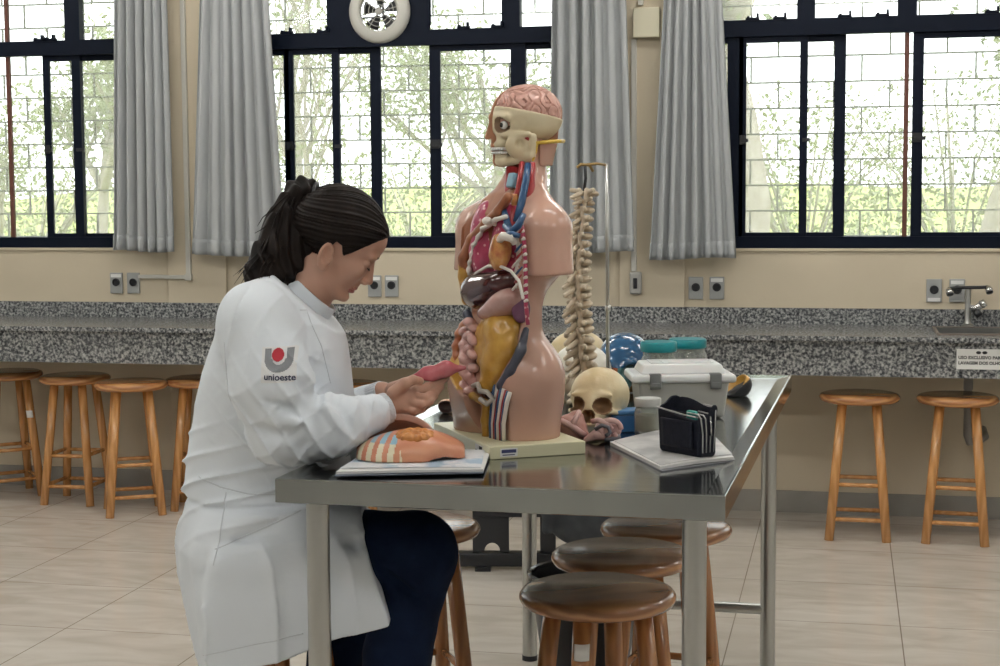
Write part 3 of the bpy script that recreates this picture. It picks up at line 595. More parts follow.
# body axes: +X its left (towards the viewer), +Y its back, +Z up
rot_torso = CYAW+math.atan2(-CP, SP)
torso = thing('anatomical_torso', 'life-like anatomical torso model with open chest and half-skull head on a cream base', 'anatomical model', tuple(to_w((U0,D0,TS))), rot_torso)
def T(px, py, y):                        # point of the torso frame seen at a pixel, on the frontal plane y
    r = to_uv(ray(px, py)); n = Vector((CP, SP, 0)); t = (Vector((U0,D0,0)).dot(n)+y)/r.dot(n); w_ = r*t
    return (SP*(w_.x-U0)-CP*(w_.y-D0), y, CH+w_.z-TS)
zc_ = [.0,.03,.12,.14,.17,.20,.28,.36,.50,.545,.58,.62]; yc_ = [-.066,-.066,-.070,-.082,-.074,-.058,-.024,-.040,-.040,-.012,.018,.030]
ZB = .026
def body0(P):
    hips = ell(P,(0,-.006,.14),(.152,.108,.125)); th = [cap(P,(s*.072,-.004,.15),(s*.071,-.004,-.03),.086,.077) for s in (-1,1)]
    waist = ell(P,(0,-.006,.285),(.118,.062,.13)); chest = ell(P,(0,.010,.425),(.145,.080,.13)); belly = ell(P,(0,-.03,.22),(.112,.068,.10))
    sh = [un(.02, cap(P,(s*.110,.018,.478),(s*.138,.014,.468),.048,.050), cap(P,(s*.140,.014,.462),(s*.168,.012,.34),.053,.047)) for s in (-1,1)]
    tr = [cap(P,(0,.048,.575),(s*.12,.026,.498),.028,.030) for s in (-1,1)]; neck = cap(P,(0,.040,.50),(0,.050,.64),.050,.043)
    scap = [ell(P,(s*.065,.062,.43),(.055,.03,.07)) for s in (-1,1)]; br_ = ell(P,(-.075,-.055,.41),(.045,.03,.05))
    d = un(.035, hips, waist, chest, belly, *scap); d = smin(d, smin(th[0], th[1], .010), .03); d = un(.03, d, *tr, neck, br_)
    armcut = [smax(s_, .374-P[...,2]+.04*(P[...,1]), .005) for s_ in sh]; d = smin(smin(d, armcut[0], .022), armcut[1], .022)
    return smax(d, ZB-P[...,2], .004)
def cutd(P):
    x, y, z = P[...,0], P[...,1], P[...,2]; c = y-np.interp(z, zc_, yc_)
    c = np.maximum(c, z-.615); far = (.112+.55*np.clip(-x,0,1))-z; c = np.maximum(c, np.where(x < 0.004, far, -1))
    return np.maximum(c, np.abs(x)-np.interp(z,[0,.12,.20,.30,.36,.47,.53,.6],[.118,.125,.125,.122,.128,.118,.055,.05]))
def torso_skin(P): return smax(body0(P), -cutd(P), .004)
def torso_mat(c):
    d = np.abs(cutd(c)) < .0035; far = c[:,0] < -.02; z = c[:,2]; return np.where(d, np.where(far, np.where(z > .25, 3, 2), np.where((z > .30)&(c[:,0] > .07)&(z < .52), 1, np.where(z > .30, 3, 0))), 0)
obj('body_shell', sdf(torso_skin,(-.24,-.15,.02),(.24,.15,.67),.0035,[K['skin'],K['white'],K['ochre'],K['brown']],'body_shell',torso_mat), None, torso)
BR = math.atan2(-.94,.34)+CYAW-rot_torso
bs = MB(); bs.box((-.19,-.108,0),(.19,.104,.027)); bo = obj('base_plate', bs, K['cream'], torso, bevel=.002, rot=(0,0,BR))
lab = MB(); lab.box((.1895,-.086,.005),(.1906,-.048,.022)); lo_ = obj('base_label', lab, M['label'], torso, rot=(0,0,BR))
lab = MB(); lab.box((.1903,-.083,.0125),(.1909,-.051,.0195)); lab.box((.1903,-.081,.0075),(.1909,-.054,.0095)); obj('label_print', lab, mat('label_blue_print',(.05,.06,.16),.6), lo_)
lab = MB(); lab.box((.10,-.1090,.005),(.145,-.1078,.022)); lo_ = obj('base_label', lab, M['label'], torso, rot=(0,0,BR))
lab = MB(); lab.box((.125,-.1096,.007),(.143,-.1086,.020)); lab.box((.103,-.1096,.008),(.121,-.1086,.011)); obj('label_print', lab, M['ink'], lo_)
def organ(name, f, lo, hi, res, m_, par=None, matfn=None): return obj(name, sdf(f, lo, hi, res, m_, name, matfn), None, par or torso)
def box_of(pts_, r): a = np.array(pts_); return a.min(0)-r, a.max(0)+r
def organ_chain(name, pts_, rs, k, m_, wobble=0, ws=120, res=.003, matfn=None):
    lo, hi = box_of(pts_, max(rs)*1.3+.012); return organ(name, lambda P: chain(P, pts_, rs, k)+(wobble*wob(P, ws) if wobble else 0), lo, hi, res, m_, None, matfn)
def vtube(name, pts_, r, m_, par=None):
    v = MB(); v.tube(pts_, r, 10); return obj(name, v, m_, par or torso, smooth=True)
# chest contents
lungs_m = mat('crimson_lung_paint', (.36,.035,.085), .28, coat=.4); nt, b_ = nodes_of(lungs_m); tc_ = nt.nodes.new('ShaderNodeTexCoord'); vo = nt.nodes.new('ShaderNodeTexVoronoi'); vo.inputs['Scale'].default_value = 62
rp = nt.nodes.new('ShaderNodeValToRGB'); rp.color_ramp.elements[0].position = .17; rp.color_ramp.elements[0].color = (.72,.42,.44,1); rp.color_ramp.elements[1].position = .24; rp.color_ramp.elements[1].color = (.40,.04,.10,1)
nt.links.new(tc_.outputs['Object'], vo.inputs['Vector']); nt.links.new(vo.outputs[0], rp.inputs[0]); nt.links.new(rp.outputs[0], b_.inputs['Base Color'])
def lungf(P): return un(.010, ell(P,(-.046,-.016,.425),(.050,.044,.105)), ell(P,(.056,-.016,.425),(.066,.040,.108)))+.0012*wob(P,90)
organ('lungs', lungf, (-.14,-.09,.29),(.14,.05,.56), .0035, lungs_m)
re_ = [T(*p_, -.058) for p_ in ((470,292),(469,268),(474,245),(483,229),(496,220),(506,216))]
def wallf(P): return chain(P, re_, [.0050]*6, .004)+.0014*np.sin(P[...,2]*330)
organ('rib_edge', wallf, *box_of(re_, .02), .0028, K['white'])
organ_chain('chest_muscle', [T(*p_, -.046) for p_ in ((467,300),(465,276),(465,258),(473,240),(486,224),(499,211),(508,197))], [.012,.015,.0155,.014,.012,.011,.010], .006, [K['brown'],K['ochre']], matfn=lambda c: np.where(c[:,2]+.5*c[:,0] < .335, 1, 0))
ce = T(487,221,-.066); organ('clavicle_end', lambda P: un(.004, ell(P,ce,(.012,.010,.009)), cap(P, T(489,221,-.06), T(496,224,-.05), .006)), np.array(ce)-.04, np.array(ce)+.04, .0025, K['white'])
hc_ = T(500,251,-.066)
def heartf(P): return un(.012, ell(P,np.array(hc_)+(0,0,-.006),(.027,.022,.036),rot3('Y',.3)), ell(P,np.array(hc_)+(.004,0,.018),(.021,.019,.019)))+.0010*wob(P,170)
organ('heart', heartf, np.array(hc_)-.06, np.array(hc_)+.06, .0028, K['heart'])
vtube('aorta', [T(498,242,-.072),T(503,236,-.082),T(511,238,-.078),T(515,243,-.066)], [.0075,.009,.0085,.006], K['white'])
vtube('pulmonary_vessel', [T(505,235,-.075),T(512,234,-.075),T(520,236,-.062)], [.0055,.0065,.005], K['blue'])
for k in range(9):
    a_ = T(517+2*math.sin(k*2.2), 226+7.6*k, -.060); vtube('lung_vessel', [np.array(a_)+(-.010,0,-.007),a_,np.array(a_)+(.010,.004,.010)], [.0026,.0028,.0016], (K['blue'],K['red'],K['white'])[k%3])
rw = [T(*p_, -.047) for p_ in ((521,222),(524,240),(525.5,262),(526,285),(526,305),(528,325))]
vtube('rib_row', rw, .0045, lungs_m)
for k in range(11):
    a_ = T(np.interp(k,[0,4,10],[521.5,525,526]), 224+7.7*k, -.049); vtube('rib_end', [np.array(a_)+(-.004,0,-.001),np.array(a_)+(.004,0,.002)], .0036, K['white'])
# neck contents
for nm, pts_, r, k in (('jugular_vein',[(528,164,.012),(526,180,-.002),(522,200,-.018),(517,222,-.040)],[.007,.008,.0085,.009],'blue'),('jugular_vein',[(507,200,-.024),(505,214,-.044),(509,228,-.060)],[.005,.007,.008],'blue'),('brachiocephalic_vein',[(505,226,-.064),(511,232,-.066),(518,226,-.060),(524,214,-.045)],[.007,.008,.008,.006],'blue'),
    ('carotid_artery',[(522,162,.010),(519,185,-.004),(514,205,-.024),(512,228,-.052)],[.0055,.006,.0065,.007],'red'),('neck_muscle',[(532,163,.024),(531,185,.016),(528,205,.0),(523,222,-.022)],[.008,.009,.009,.006],'red'),('trachea',[(513,168,.018),(512,190,.010),(512,212,-.016)],[.016,.017,.015],'red')):
    vtube(nm, [T(*p_) for p_ in pts_], r, K[k])
lx = T(514,181,-.002); organ('larynx', lambda P: bx(P,lx,(.012,.012,.016),.004,rot3('X',-.25)), np.array(lx)-.035, np.array(lx)+.035, .0028, K['ltblue'])
tg = T(514,203,-.022); organ('thyroid_gland', lambda P: un(.006, ell(P,np.array(tg)+(.007,0,0),(.010,.010,.020)), ell(P,np.array(tg)+(-.010,0,.002),(.009,.010,.018)))+.0012*wob(P,200), np.array(tg)-.04, np.array(tg)+.04, .0028, K['heart'])
# belly contents
lv = [T(474,300,-.050),T(484,285,-.048),T(500,281,-.046),T(514,286,-.044)]
organ('liver', lambda P: smax(un(.05, ell(P,T(486,290,-.034),(.062,.054,.046),rot3('Y',-.15)), ell(P,T(504,284,-.034),(.055,.050,.034),rot3('Y',-.3))), (P[...,2]-.0-(.300+.30*(P[...,0]+.0)))*-1-.0, .006), (-.16,-.11,.25),(.16,.05,.43), .0035, K['liver'])
organ_chain('diaphragm', [T(*p_, -.072) for p_ in ((468,288),(476,273),(488,266),(500,266),(511,271),(519,281),(523,298))], [.0034]*7, .0, K['white'])
organ('stomach', lambda P: un(.03, ell(P,T(508,302,-.050),(.040,.040,.026),rot3('Y',-.55)), ell(P,T(493,311,-.062),(.040,.032,.017),rot3('Y',-.35))), (-.13,-.13,.22),(.15,.03,.38), .003, K['stomach'])
organ('spleen', lambda P: ell(P,T(521,309,-.034),(.011,.022,.030)), np.array(T(521,309,-.034))-.05, np.array(T(521,309,-.034))+.05, .0035, mat('violet_spleen_paint',(.16,.06,.12),.3))
def oment(P):
    d = un(.02, ell(P,T(502,327,-.050),(.050,.038,.036)), ell(P,T(501,345,-.058),(.050,.036,.042)), ell(P,T(496,366,-.068),(.038,.030,.044)), ell(P,T(489,385,-.078),(.020,.022,.022)), ell(P,T(487,345,-.064),(.026,.026,.055)))
    return d+.0030*wob(P*np.array([1,1,.8]),85,3)+.0016*wob(P,170,5)
organ('omentum', oment, (-.09,-.14,.09),(.16,.02,.33), .003, K['ochre'])
gp_ = [T(469+5*math.sin(i*2.1), 322+4.6*i, -.086-.006*math.cos(i*1.7)) for i in range(16)]
def guts(P):
    d = None
    for i, c_ in enumerate(gp_):
        e = ell(P,c_,(.0165,.013,.0105),rot3('Y',.6*math.sin(i*1.9))); d = e if d is None else smin(d, e, .003)
    return smin(d, ell(P,T(474,358,-.060),(.022,.035,.075)), .004)
organ('small_intestine', guts, *box_of(gp_, .05), .0026, K['pinkgut'])
cl_ = [T(*p_, -.062) for p_ in ((468,318),(460,332),(456.5,348),(458,364),(463,378))]
organ('colon', lambda P: chain(P, cl_, [.008,.0095,.010,.0095,.008], .006)+.0014*np.sin(P[...,2]*260), *box_of(cl_, .03), .0028, K['salmon'])
organ_chain('gallbladder', [T(467,314,-.084),T(470,321,-.086)], [.0105,.009], 0, K['dark'])
organ_chain('mesentery', [T(*p_) for p_ in ((526,330,-.030),(521,350,-.050),(511,370,-.066),(501,386,-.078))], [.007,.010,.010,.010], .008, K['dark'], .001, 150)
organ('bladder', lambda P: un(.012, ell(P,T(494,394,-.066),(.036,.024,.018)), ell(P,T(503,388,-.060),(.022,.02,.018))), (-.1,-.13,.07),(.14,-.01,.2), .003, K['liver'])
organ_chain('pelvic_fat', [T(*p_) for p_ in ((458,374,-.070),(464,386,-.084),(473,396,-.092),(485,403,-.088))], [.0065,.0075,.0080,.0075], .004, K['ochre'])
vtube('uterine_tube', [T(*p_) for p_ in ((473,386,-.098),(478,384,-.104),(480,391,-.106),(487,392,-.104),(493,399,-.098),(487,404,-.098),(480,399,-.102))], .0055, mat('grey_tube_paint',(.46,.43,.38),.3))
# groin strip
ts_ = [T(*p_) for p_ in ((488,402,-.080),(486,420,-.076),(487,440,-.070))]
organ_chain('thigh_muscle', ts_, [.011,.011,.010], .006, K['ochre']); organ('thigh_bed', lambda P: cap(P,(.062,-.046,.14),(.062,-.046,.03),.028), (.02,-.09,.0265),(.11,.0,.18), .0035, K['brown'])
for k, (c, xa, xb, r) in enumerate((('blue',492,490.5,.0042),('white',494.5,492.5,.0036),('red',497,494,.003),('blue',498.5,496,.004),('white',501,498,.0044),('red',503,500,.003),('blue',504.5,501.5,.0028),('white',507,503.5,.0046))):
    vtube('thigh_vessel', [T(xa+3,384+1.2*k,-.080),T(xa,402,-.084),T(xb,424,-.080),T(xb+.5,442.2,-.076)], r, K[c])
# head: far half with skin, near half opened to skull and brain; turned a little to its right
HZ = .632; HM = Matrix.Translation((0,.049,HZ)) @ Matrix.Rotation(math.radians(-20), 4, 'Z')
def hobj(name, me, mats=None, par=None, smooth=True):
    if isinstance(me, MB): me = me.mesh(name, mats, smooth)
    me.transform(HM); return link(name, me, par or torso)
def facef(P):
    d = un(.016, ell(P,(0,.004,.082),(.060,.078,.063)), ell(P,(0,-.030,.050),(.048,.048,.052)), ell(P,(0,-.046,.006),(.030,.026,.034)), ell(P,(0,-.056,-.022),(.018,.014,.012)))
    d = un(.006, d, cap(P,(0,-.076,.056),(0,-.083,.032),.005,.0062), ell(P,(0,-.069,.014),(.015,.007,.005)), ell(P,(0,-.067,.003),(.014,.007,.0055)), ell(P,(0,-.070,.074),(.028,.010,.008)))
    return smin(d, cap(P,(0,.010,-.045),(0,.026,.03),.043,.046), .016)
def skinhead(P):
    x, y, z = P[...,0], P[...,1], P[...,2]; keep = np.minimum(x-.0015, np.maximum(z-.020, .022-y)); return np.maximum(smax(facef(P), keep, .002), -.030-z)
hobj('head_skin', sdf(skinhead, (-.08,-.11,-.04),(.08,.10,.16), .0028, [K['skin'],K['face']], 'head_skin', lambda c: np.where((np.abs(c[:,0]-.0015) < .0022)&(c[:,2] < .13), 1, 0)))
def skullh(P):
    x, y, z = P[...,0], P[...,1], P[...,2]; A = np.abs(x); Q = np.stack([A,y,z],-1)
    d = un(.012, ell(Q,(0,.006,.078),(.058,.077,.062)), ell(Q,(0,-.038,.050),(.040,.034,.040)))
    d = un(.007, d, cap(Q,(.034,-.054,.036),(.057,-.004,.036),.006), cap(Q,(.012,-.064,.074),(.044,-.048,.072),.008), ell(Q,(0,-.050,.018),(.028,.020,.016)))
    d = smin(d, ell(Q,(.044,-.020,.012),(.011,.032,.028)), .006)
    jaw = un(.005, cap(Q,(.054,.006,.030),(.050,.004,-.008),.0085), cap(Q,(.050,.003,-.010),(.016,-.052,-.022),.011), ell(Q,(0,-.056,-.020),(.018,.012,.012)), ell(Q,(0,-.050,-.008),(.026,.017,.010)))
    d = smin(d, jaw, .004); d = smax(d, -ell(Q,(.033,-.076,.056),(.0200,.038,.0175)), .003); d = smax(d, -ell(Q,(.005,-.080,.030),(.008,.02,.012)), .003)
    d = smax(d, -ell(Q,(.070,-.030,.058),(.022,.022,.020)), .006); d = smax(d, -ell(Q,(.062,-.022,.016),(.016,.012,.012)), .004); d = smax(d, -sph(Q,(.061,.016,.030),.0055), .003)
    d = smax(d, z-(.098-.20*(y+.065)), .003); d = np.maximum(d, -x); return np.maximum(d, np.where(y > .012, .020-z, -1))
hobj('skull', sdf(skullh, (-.01,-.11,-.05),(.08,.10,.15), .0024, [K['bone'],mat('painted_shade_orbit',(.22,.14,.08),.6)], 'skull', lambda c: np.where(ell(c,(.033,-.074,.056),(.0200,.038,.0175)) < .0010, 1, 0)))  # eye socket colored dark brown inside, painting in the shade of the hollow
def brainf(P):
    d = ell(P,(0,.006,.084),(.055,.072,.060)); q = P*270; g = np.abs(np.sin(q[...,0]*.8+2.2*np.sin(q[...,1]*.5)+1.7*np.sin(q[...,2]*.62))+.45*np.sin(q[...,1]*.9+2*np.sin(q[...,2]*.45)))
    return np.maximum(d+.0048-.0060*np.clip(g*1.5,0,1), np.maximum(-P[...,0], .055-P[...,2]))
hobj('brain', sdf(brainf, (-.01,-.09,.03),(.07,.10,.16), .0018, [K['brain'],mat('brain_furrow_paint',(.30,.12,.09),.4)], 'brain', lambda c: np.where(ell(c,(0,.006,.084),(.055,.072,.060)) < -.0032, 1, 0)))
t_ = MB()
for k in range(8):
    a = .05+k*.20; x = .029*math.sin(a); y = -.044-.028*math.cos(a)
    for z, h in ((.0095,.0075),(.0005,.0065)): t_.tube([(x,y,z),(x,y,z-h+.001)], [.0034,.0030], 8)
to_ = hobj('teeth', t_, K['teeth'])
ec = Vector((.032,-.053,.056)); eb = MB(); eb.lathe([(.0088*math.sin(PI*i/12), -.0088*math.cos(PI*i/12)) for i in range(13)], 20, c=ec); ebo = hobj('eyeball', eb, K['teeth'])
eb = MB(); dv = Vector((.55,-.83,0)); sd_ = Vector((.83,.55,0))
for r0_, o0_ in ((.0052,.0088),):
    eb.add([ec+dv*.0096]+[ec+dv*.0073+(sd_*math.cos(2*PI*k/16)+Vector((0,0,1))*math.sin(2*PI*k/16))*r0_ for k in range(16)]+[ec+dv*.006], [(0,1+k,1+(k+1)%16) for k in range(16)]+[(17,1+(k+1)%16,1+k) for k in range(16)])
io = hobj('iris', eb, K['eye'], ebo)
ns = MB(); ns.tube([(.049,.018,.018),(.053,.040,.020),(.040,.066,.022),(.010,.082,.023)], .0042, 8); hobj('nerve_strip', ns, K['yellow'])
ns = MB(); ns.tube([(.050,.016,.022),(.047,.012,.0),(.040,.006,-.024),(.034,.0,-.045)], .0042, 8); hobj('nerve_strip', ns, K['yellow'])
ns = MB(); ns.tube([(.047,-.002,.034),(.052,-.008,.024)], [.007,.006], 8); hobj('jaw_muscle', ns, K['red'])

# ================================================================== SKULLS AND OTHER MODELS ON THE TABLE
def skullf(P, jaw=False):
    A = np.abs(P[...,0]); Q = np.stack([A, P[...,1], P[...,2]], -1)
    d = un(.02, ell(Q,(0,.018,.083),(.072,.092,.070)), ell(Q,(0,-.055,.046),(.044,.034,.044)), ell(Q,(0,.05,.04),(.05,.05,.035)))
    d = un(.008, d, cap(Q,(.044,-.070,.040),(.068,-.004,.040),.007), ell(Q,(.020,-.061,.080),(.032,.013,.009)), ell(Q,(0,-.072,.014),(.030,.022,.020)), cap(Q,(.052,.008,.03),(.050,.005,.008),.012,.007))
    d = smax(d, -ell(Q,(.034,-.090,.054),(.0235,.046,.0205)), .005); d = smax(d, -ell(Q,(.005,-.094,.026),(.011,.030,.016)), .004)
    d = smax(d, -ell(Q,(.080,-.036,.055),(.020,.026,.026)), .010); d = smax(d, -ell(Q,(.062,-.032,.010),(.016,.02,.02)), .006)
    q = smax(d, -sph(Q,(.070,.012,.030),.006), .003); return np.maximum(q, .002-P[...,2])
SKULL_ME = None
K['oldbone'] = mat('yellowed_bone', (.62,.49,.27), .38, c2=(.74,.64,.42), scale=11, bump=.08, bscale=60); K['white_bone'] = mat('white_bone_plastic', (.74,.71,.62), .35)
def face_uv(px, py, z=None): return to_uv(onZ(px, py, TS if z is None else z))
FACE_L = CYAW      # rotation that makes -Y face the viewer; subtract to turn to the picture's left
sk1 = thing('skull', 'yellowed human skull without a jaw, nearest the viewer beside the torso model', 'skull', tuple(to_w((.218,3.60,TS))), CYAW-.34)
c1 = obj('cranium', sdf(skullf, (-.09,-.12,-.01),(.09,.13,.17), .0027, [K['oldbone'],mat('painted_shade_socket',(.20,.11,.05),.6)], 'cranium', lambda c: np.where(np.minimum(ell(np.abs(c)*np.array((1,0,1))+np.array((0,1,0))*c[:,1:2],(.034,-.082,.054),(.0235,.046,.0205)), ell(np.abs(c)*np.array((1,0,1))+np.array((0,1,0))*c[:,1:2],(.005,-.090,.026),(.011,.030,.016))) < .0012, 1, 0)), None, sk1, loc=(0,.01,.006), rot=(-.15,0,0)); c1.scale = (.93,.90,.92)  # shade of the orbits and nose opening painted in as darker brown bone
sk2 = thing('skull', 'white plastic skull behind the spine, in front of a yellow skull', 'skull', tuple(to_w((.222,4.11,TS+.0))), CYAW+.5)
obj('cranium', sdf(skullf, (-.09,-.12,-.01),(.09,.13,.17), .004, K['white_bone'], 'cranium'), None, sk2)
sk3 = thing('skull', 'yellowish skull at the back, partly hidden behind the white skull and torso model', 'skull', tuple(to_w((.205,4.46,TS+.006))), CYAW-.9)
obj('cranium', sdf(skullf, (-.09,-.12,-.01),(.09,.13,.17), .004, K['oldbone'], 'cranium'), None, sk3)
st = MB(); st.box((-.07,-.07,-.006),(.07,.09,.004)); obj('support', st, K['cream'], sk3, bevel=.003)
sk4 = thing('painted_skull', 'skull model painted deep blue and orange, beside the green-lidded jars', 'skull', tuple(to_w((.336,4.30,TS+.012))), CYAW-.25)
def painted(c):
    z = c[:,2]; y = c[:,1]; x = c[:,0]; m_ = np.where(z > .066, 0, np.where(x < .0, 1, 2)); m_ = np.where((np.abs(x) > .058)&(z > .075)&(y > .03), 3, m_); return np.where((z < .05)&(x > .035), 3, m_)
obj('cranium', sdf(skullf, (-.09,-.12,-.01),(.09,.13,.17), .0035, [mat('blue_bone_paint',(.015,.085,.20),.15,coat=.5),mat('orange_bone_paint',(.42,.105,.025),.3),mat('teal_bone_paint',(.06,.16,.16),.3),K['white_bone']], 'cranium', painted), None, sk4)
def jawf(P):
    A = np.abs(P[...,0]); Q = np.stack([A, P[...,1], P[...,2]], -1); return un(.006, cap(Q,(.042,.03,.03),(.040,.026,.0),.006,.009), cap(Q,(.040,.026,.0),(.012,-.038,-.0),.009), ell(Q,(0,-.042,0),(.016,.010,.012)))
# larynx-like soft models in front of the skull
ms = mat('dusty_pink_model', (.42,.22,.18), .45, c2=(.32,.14,.11), scale=30); mp_ = mat('pale_pink_model', (.60,.40,.37), .4, c2=(.50,.28,.26), scale=26); mg = mat('grey_vessel_paint', (.12,.12,.14), .35)
a = face_uv(574,441); t1 = thing('muscle_model', 'wedge-shaped brown-pink muscle model at the foot of the near skull', 'anatomical model', tuple(to_w((a[0],a[1],TS))), CYAW)
def wedge(P): return smax(un(.010, ell(P,(-.004,.012,.026),(.036,.030,.030),rot3('Y',.5)), cap(P,(-.030,.0,.040),(.024,-.008,.012),.013,.010), ell(P,(.006,.018,.048),(.016,.014,.018)))+.0015*wob(P,130), -P[...,2]+.0005, .002)
obj('muscle', sdf(wedge, (-.06,-.04,-.004),(.06,.06,.08), .0028, ms, 'muscle'), None, t1)
v = MB(); v.tube([(-.042,-.012,.046),(-.026,-.018,.046),(-.006,-.022,.036),(.016,-.022,.020),(.026,-.016,.014)], [.006,.007,.007,.007,.005], 10); v.tube([(-.006,-.02,.038),(.006,-.012,.056),(.012,.0,.066)], [.007,.006,.005], 10); obj('pale_band', v, mp_, t1, smooth=True)
a = face_uv(604,442); t2 = thing('vessel_model', 'coiled pale pink and grey vessel model at the foot of the near skull', 'anatomical model', tuple(to_w((a[0],a[1],TS))), CYAW)
def coil(P):
    d = un(.006, ell(P,(.010,.012,.026),(.030,.022,.025)), chain(P, [(-.040,-.008,.006),(-.018,-.012,.018),(.006,-.012,.016)], [.006,.012,.010])); return smax(d+.001*wob(P,150), .0005-P[...,2], .002)
obj('body', sdf(coil, (-.06,-.03,-.004),(.06,.05,.07), .0028, mp_, 'body'), None, t2)
v = MB(); v.tube([(.012+.024*math.cos(q)*(1-.05*q), -.014+.004*math.sin(3*q), .030+.022*math.sin(q)*(1-.05*q)) for q in np.linspace(0,5.6,22)], .0062, 9); v.tube([(-.026,-.004,.046),(-.012,-.014,.050),(.004,-.018,.044),(.016,-.018,.030)], .006, 9); obj('pale_vessel', v, mp_, t2, smooth=True)
v = MB(); v.tube([(-.02,-.016,.03),(-.006,-.020,.040),(.008,-.022,.036),(.012,-.022,.024),(.002,-.022,.016)], .0048, 8); v.tube([(.034,-.012,.014),(.02,-.018,.010),(.0,-.02,.008)], .005, 8); obj('grey_vessel', v, mg, t2, smooth=True)
# small blue box
a = face_uv(626,434); bb = thing('plastic_box', 'small blue plastic box behind the near skull', 'box', tuple(to_w((a[0]-.004,a[1]+.05,TS))), CYAW+.1); bm_ = mat('blue_plastic',(.05,.17,.42),.3)
obj('body', MB().box((-.03,-.03,0),(.035,.03,.040)), bm_, bb, bevel=.003); obj('lid', MB().box((-.032,-.032,.040),(.037,.032,.050)), mat('blue_plastic_lid',(.08,.24,.52),.3), bb, bevel=.003)

# jars -------------------------------------------------------------
def clear(name, c, rough=.04, a=.75, tint=(1,1,1)):
    m = bpy.data.materials.new(name); m.use_nodes = True; nt = m.node_tree; nt.nodes.clear(); N = nt.nodes.new; o = N('ShaderNodeOutputMaterial')
    t = N('ShaderNodeBsdfTransparent'); t.inputs[0].default_value = (*tint,1); p = N('ShaderNodeBsdfPrincipled'); p.inputs['Base Color'].default_value = (*c,1); p.inputs['Roughness'].default_value = rough
    x = N('ShaderNodeMixShader'); fr_ = N('ShaderNodeLayerWeight'); fr_.inputs[0].default_value = .35; mr = N('ShaderNodeMapRange'); mr.inputs[3].default_value = 1-a; mr.inputs[4].default_value = min(1,1-a+.55)
    nt.links.new(fr_.outputs['Facing'], mr.inputs[0]); nt.links.new(mr.outputs[0], x.inputs[0]); nt.links.new(t.outputs[0], x.inputs[1]); nt.links.new(p.outputs[0], x.inputs[2]); nt.links.new(x.outputs[0], o.inputs[0]); return m
GL = clear('clear_jar_glass', (.62,.64,.62), .05, .88, (.93,.95,.93)); LIQ = clear('cloudy_preserving_liquid', (.40,.36,.24), .2, .45, (.92,.87,.72)); TEAL = mat('teal_lid', (.01,.24,.27), .3)
SPEC = mat('pale_specimen', (.36,.26,.15), .5, c2=(.52,.42,.28), scale=30)
def jar(label, u, d, r, h, lidm, lh, seed, lidr=1.0, group='specimen jars'):
    t = thing('specimen_jar', label, 'jar', tuple(to_w((u,d,TS))), CYAW, group)
    m = MB(); m.lathe([(0,0),(r*.92,0),(r,.006),(r,h*.74),(r*.94,h*.84),(r*.86,h*.90),(r*.86,h)], 36); m.lathe([(r*.82,h),(r*.82,h*.9),(r*.95,h*.74),(r*.95,.01),(0,.008)], 36); obj('glass', m, GL, t, autosm=True)
    m = MB(); m.lathe([(0,.012),(r*.92,.012),(r*.92,h*.66),(0,h*.66)], 32); obj('liquid', m, LIQ, t, autosm=True)
    m = MB(); R = r*.95*lidr; m.lathe([(R*.97,h-.004),(R,h),(R,h+lh*.8),(R*.95,h+lh),(0,h+lh)], 36); m.lathe([(0,h+.002),(R*.9,h+.002)], 36); obj('lid', m, lidm, t, autosm=True)
    def sp(P): return ell(P,(.0,0,h*.3),(r*.55,r*.5,h*.22))+.006*wob(P,55,seed)+.003*wob(P,120,seed+2)
    obj('specimen', sdf(sp, (-r*.85,-r*.85,.012),(r*.85,r*.85,h*.62), .004, SPEC, 'specimen'), None, t)
jar('glass jar with a teal lid, left of two, behind the plastic case', .415, 4.13, .048, .135, TEAL, .022, 1, 1.05)
jar('glass jar with a teal lid, right and rear of two, behind the plastic case', .518, 4.36, .055, .122, TEAL, .021, 4, 1.0)
a = face_uv(649,437); jar('small specimen jar with a clear flat lid in front of the plastic case', a[0], a[1]+.03, .0305, .070, clear('clear_lid',(.62,.63,.60),.15,.35), .014, 7, 1.04)

# translucent plastic case -------------------------------------------
cs = thing('plastic_case', 'translucent plastic case with a white lid and two grey latches', 'case', tuple(to_w((.438,3.86,TS))), CYAW+.04)
PL = clear('cloudy_polypropylene', (.80,.81,.77), .25, .36, (.95,.96,.92)); PW = mat('milky_lid_plastic', (.80,.82,.82), .28, c2=(.76,.78,.78), scale=5, sss=.1)
def frus(m, a, b, z0, z1, mi=0): (w0,d0),(w1_,d1) = a, b; return m.add([(-w0,-d0,z0),(w0,-d0,z0),(w0,d0,z0),(-w0,d0,z0),(-w1_,-d1,z1),(w1_,-d1,z1),(w1_,d1,z1),(-w1_,d1,z1)], [(3,2,1,0),(4,5,6,7),(0,1,5,4),(1,2,6,5),(2,3,7,6),(3,0,4,7)], mi)
m = MB(); frus(m,(.100,.070),(.110,.078),.002,.088); m.f = [f for i, f in enumerate(m.f) if i != 1]; m.m = m.m[:-1]; o = obj('body', m, PL, cs, bevel=.008, seg=3); s = o.modifiers.new('thick','SOLIDIFY'); s.thickness = .003
m = MB(); frus(m,(.127,.088),(.125,.086),.088,.108); o = obj('lid', m, PW, cs, bevel=.007, seg=3)
m = MB(); frus(m,(.104,.070),(.094,.056),.108,.131); obj('lid_dome', m, PW, o, bevel=.004, seg=2)
m = MB(); frame_rect(m,-.075,.078,-.042,.042,.006,.006,0,1); m = MB()
for a_, b_, c_, d_ in ((-.075,-.042,.078,-.038),(-.075,.038,.078,.042),(-.075,-.038,-.071,.038),(.074,-.038,.078,.038),(-.045,-.025,-.041,.03),(-.03,-.025,.05,-.022)): m.box((a_,b_,.131),(c_,d_,.1335))
obj('lid_ridge', m, PW, o, bevel=.001)
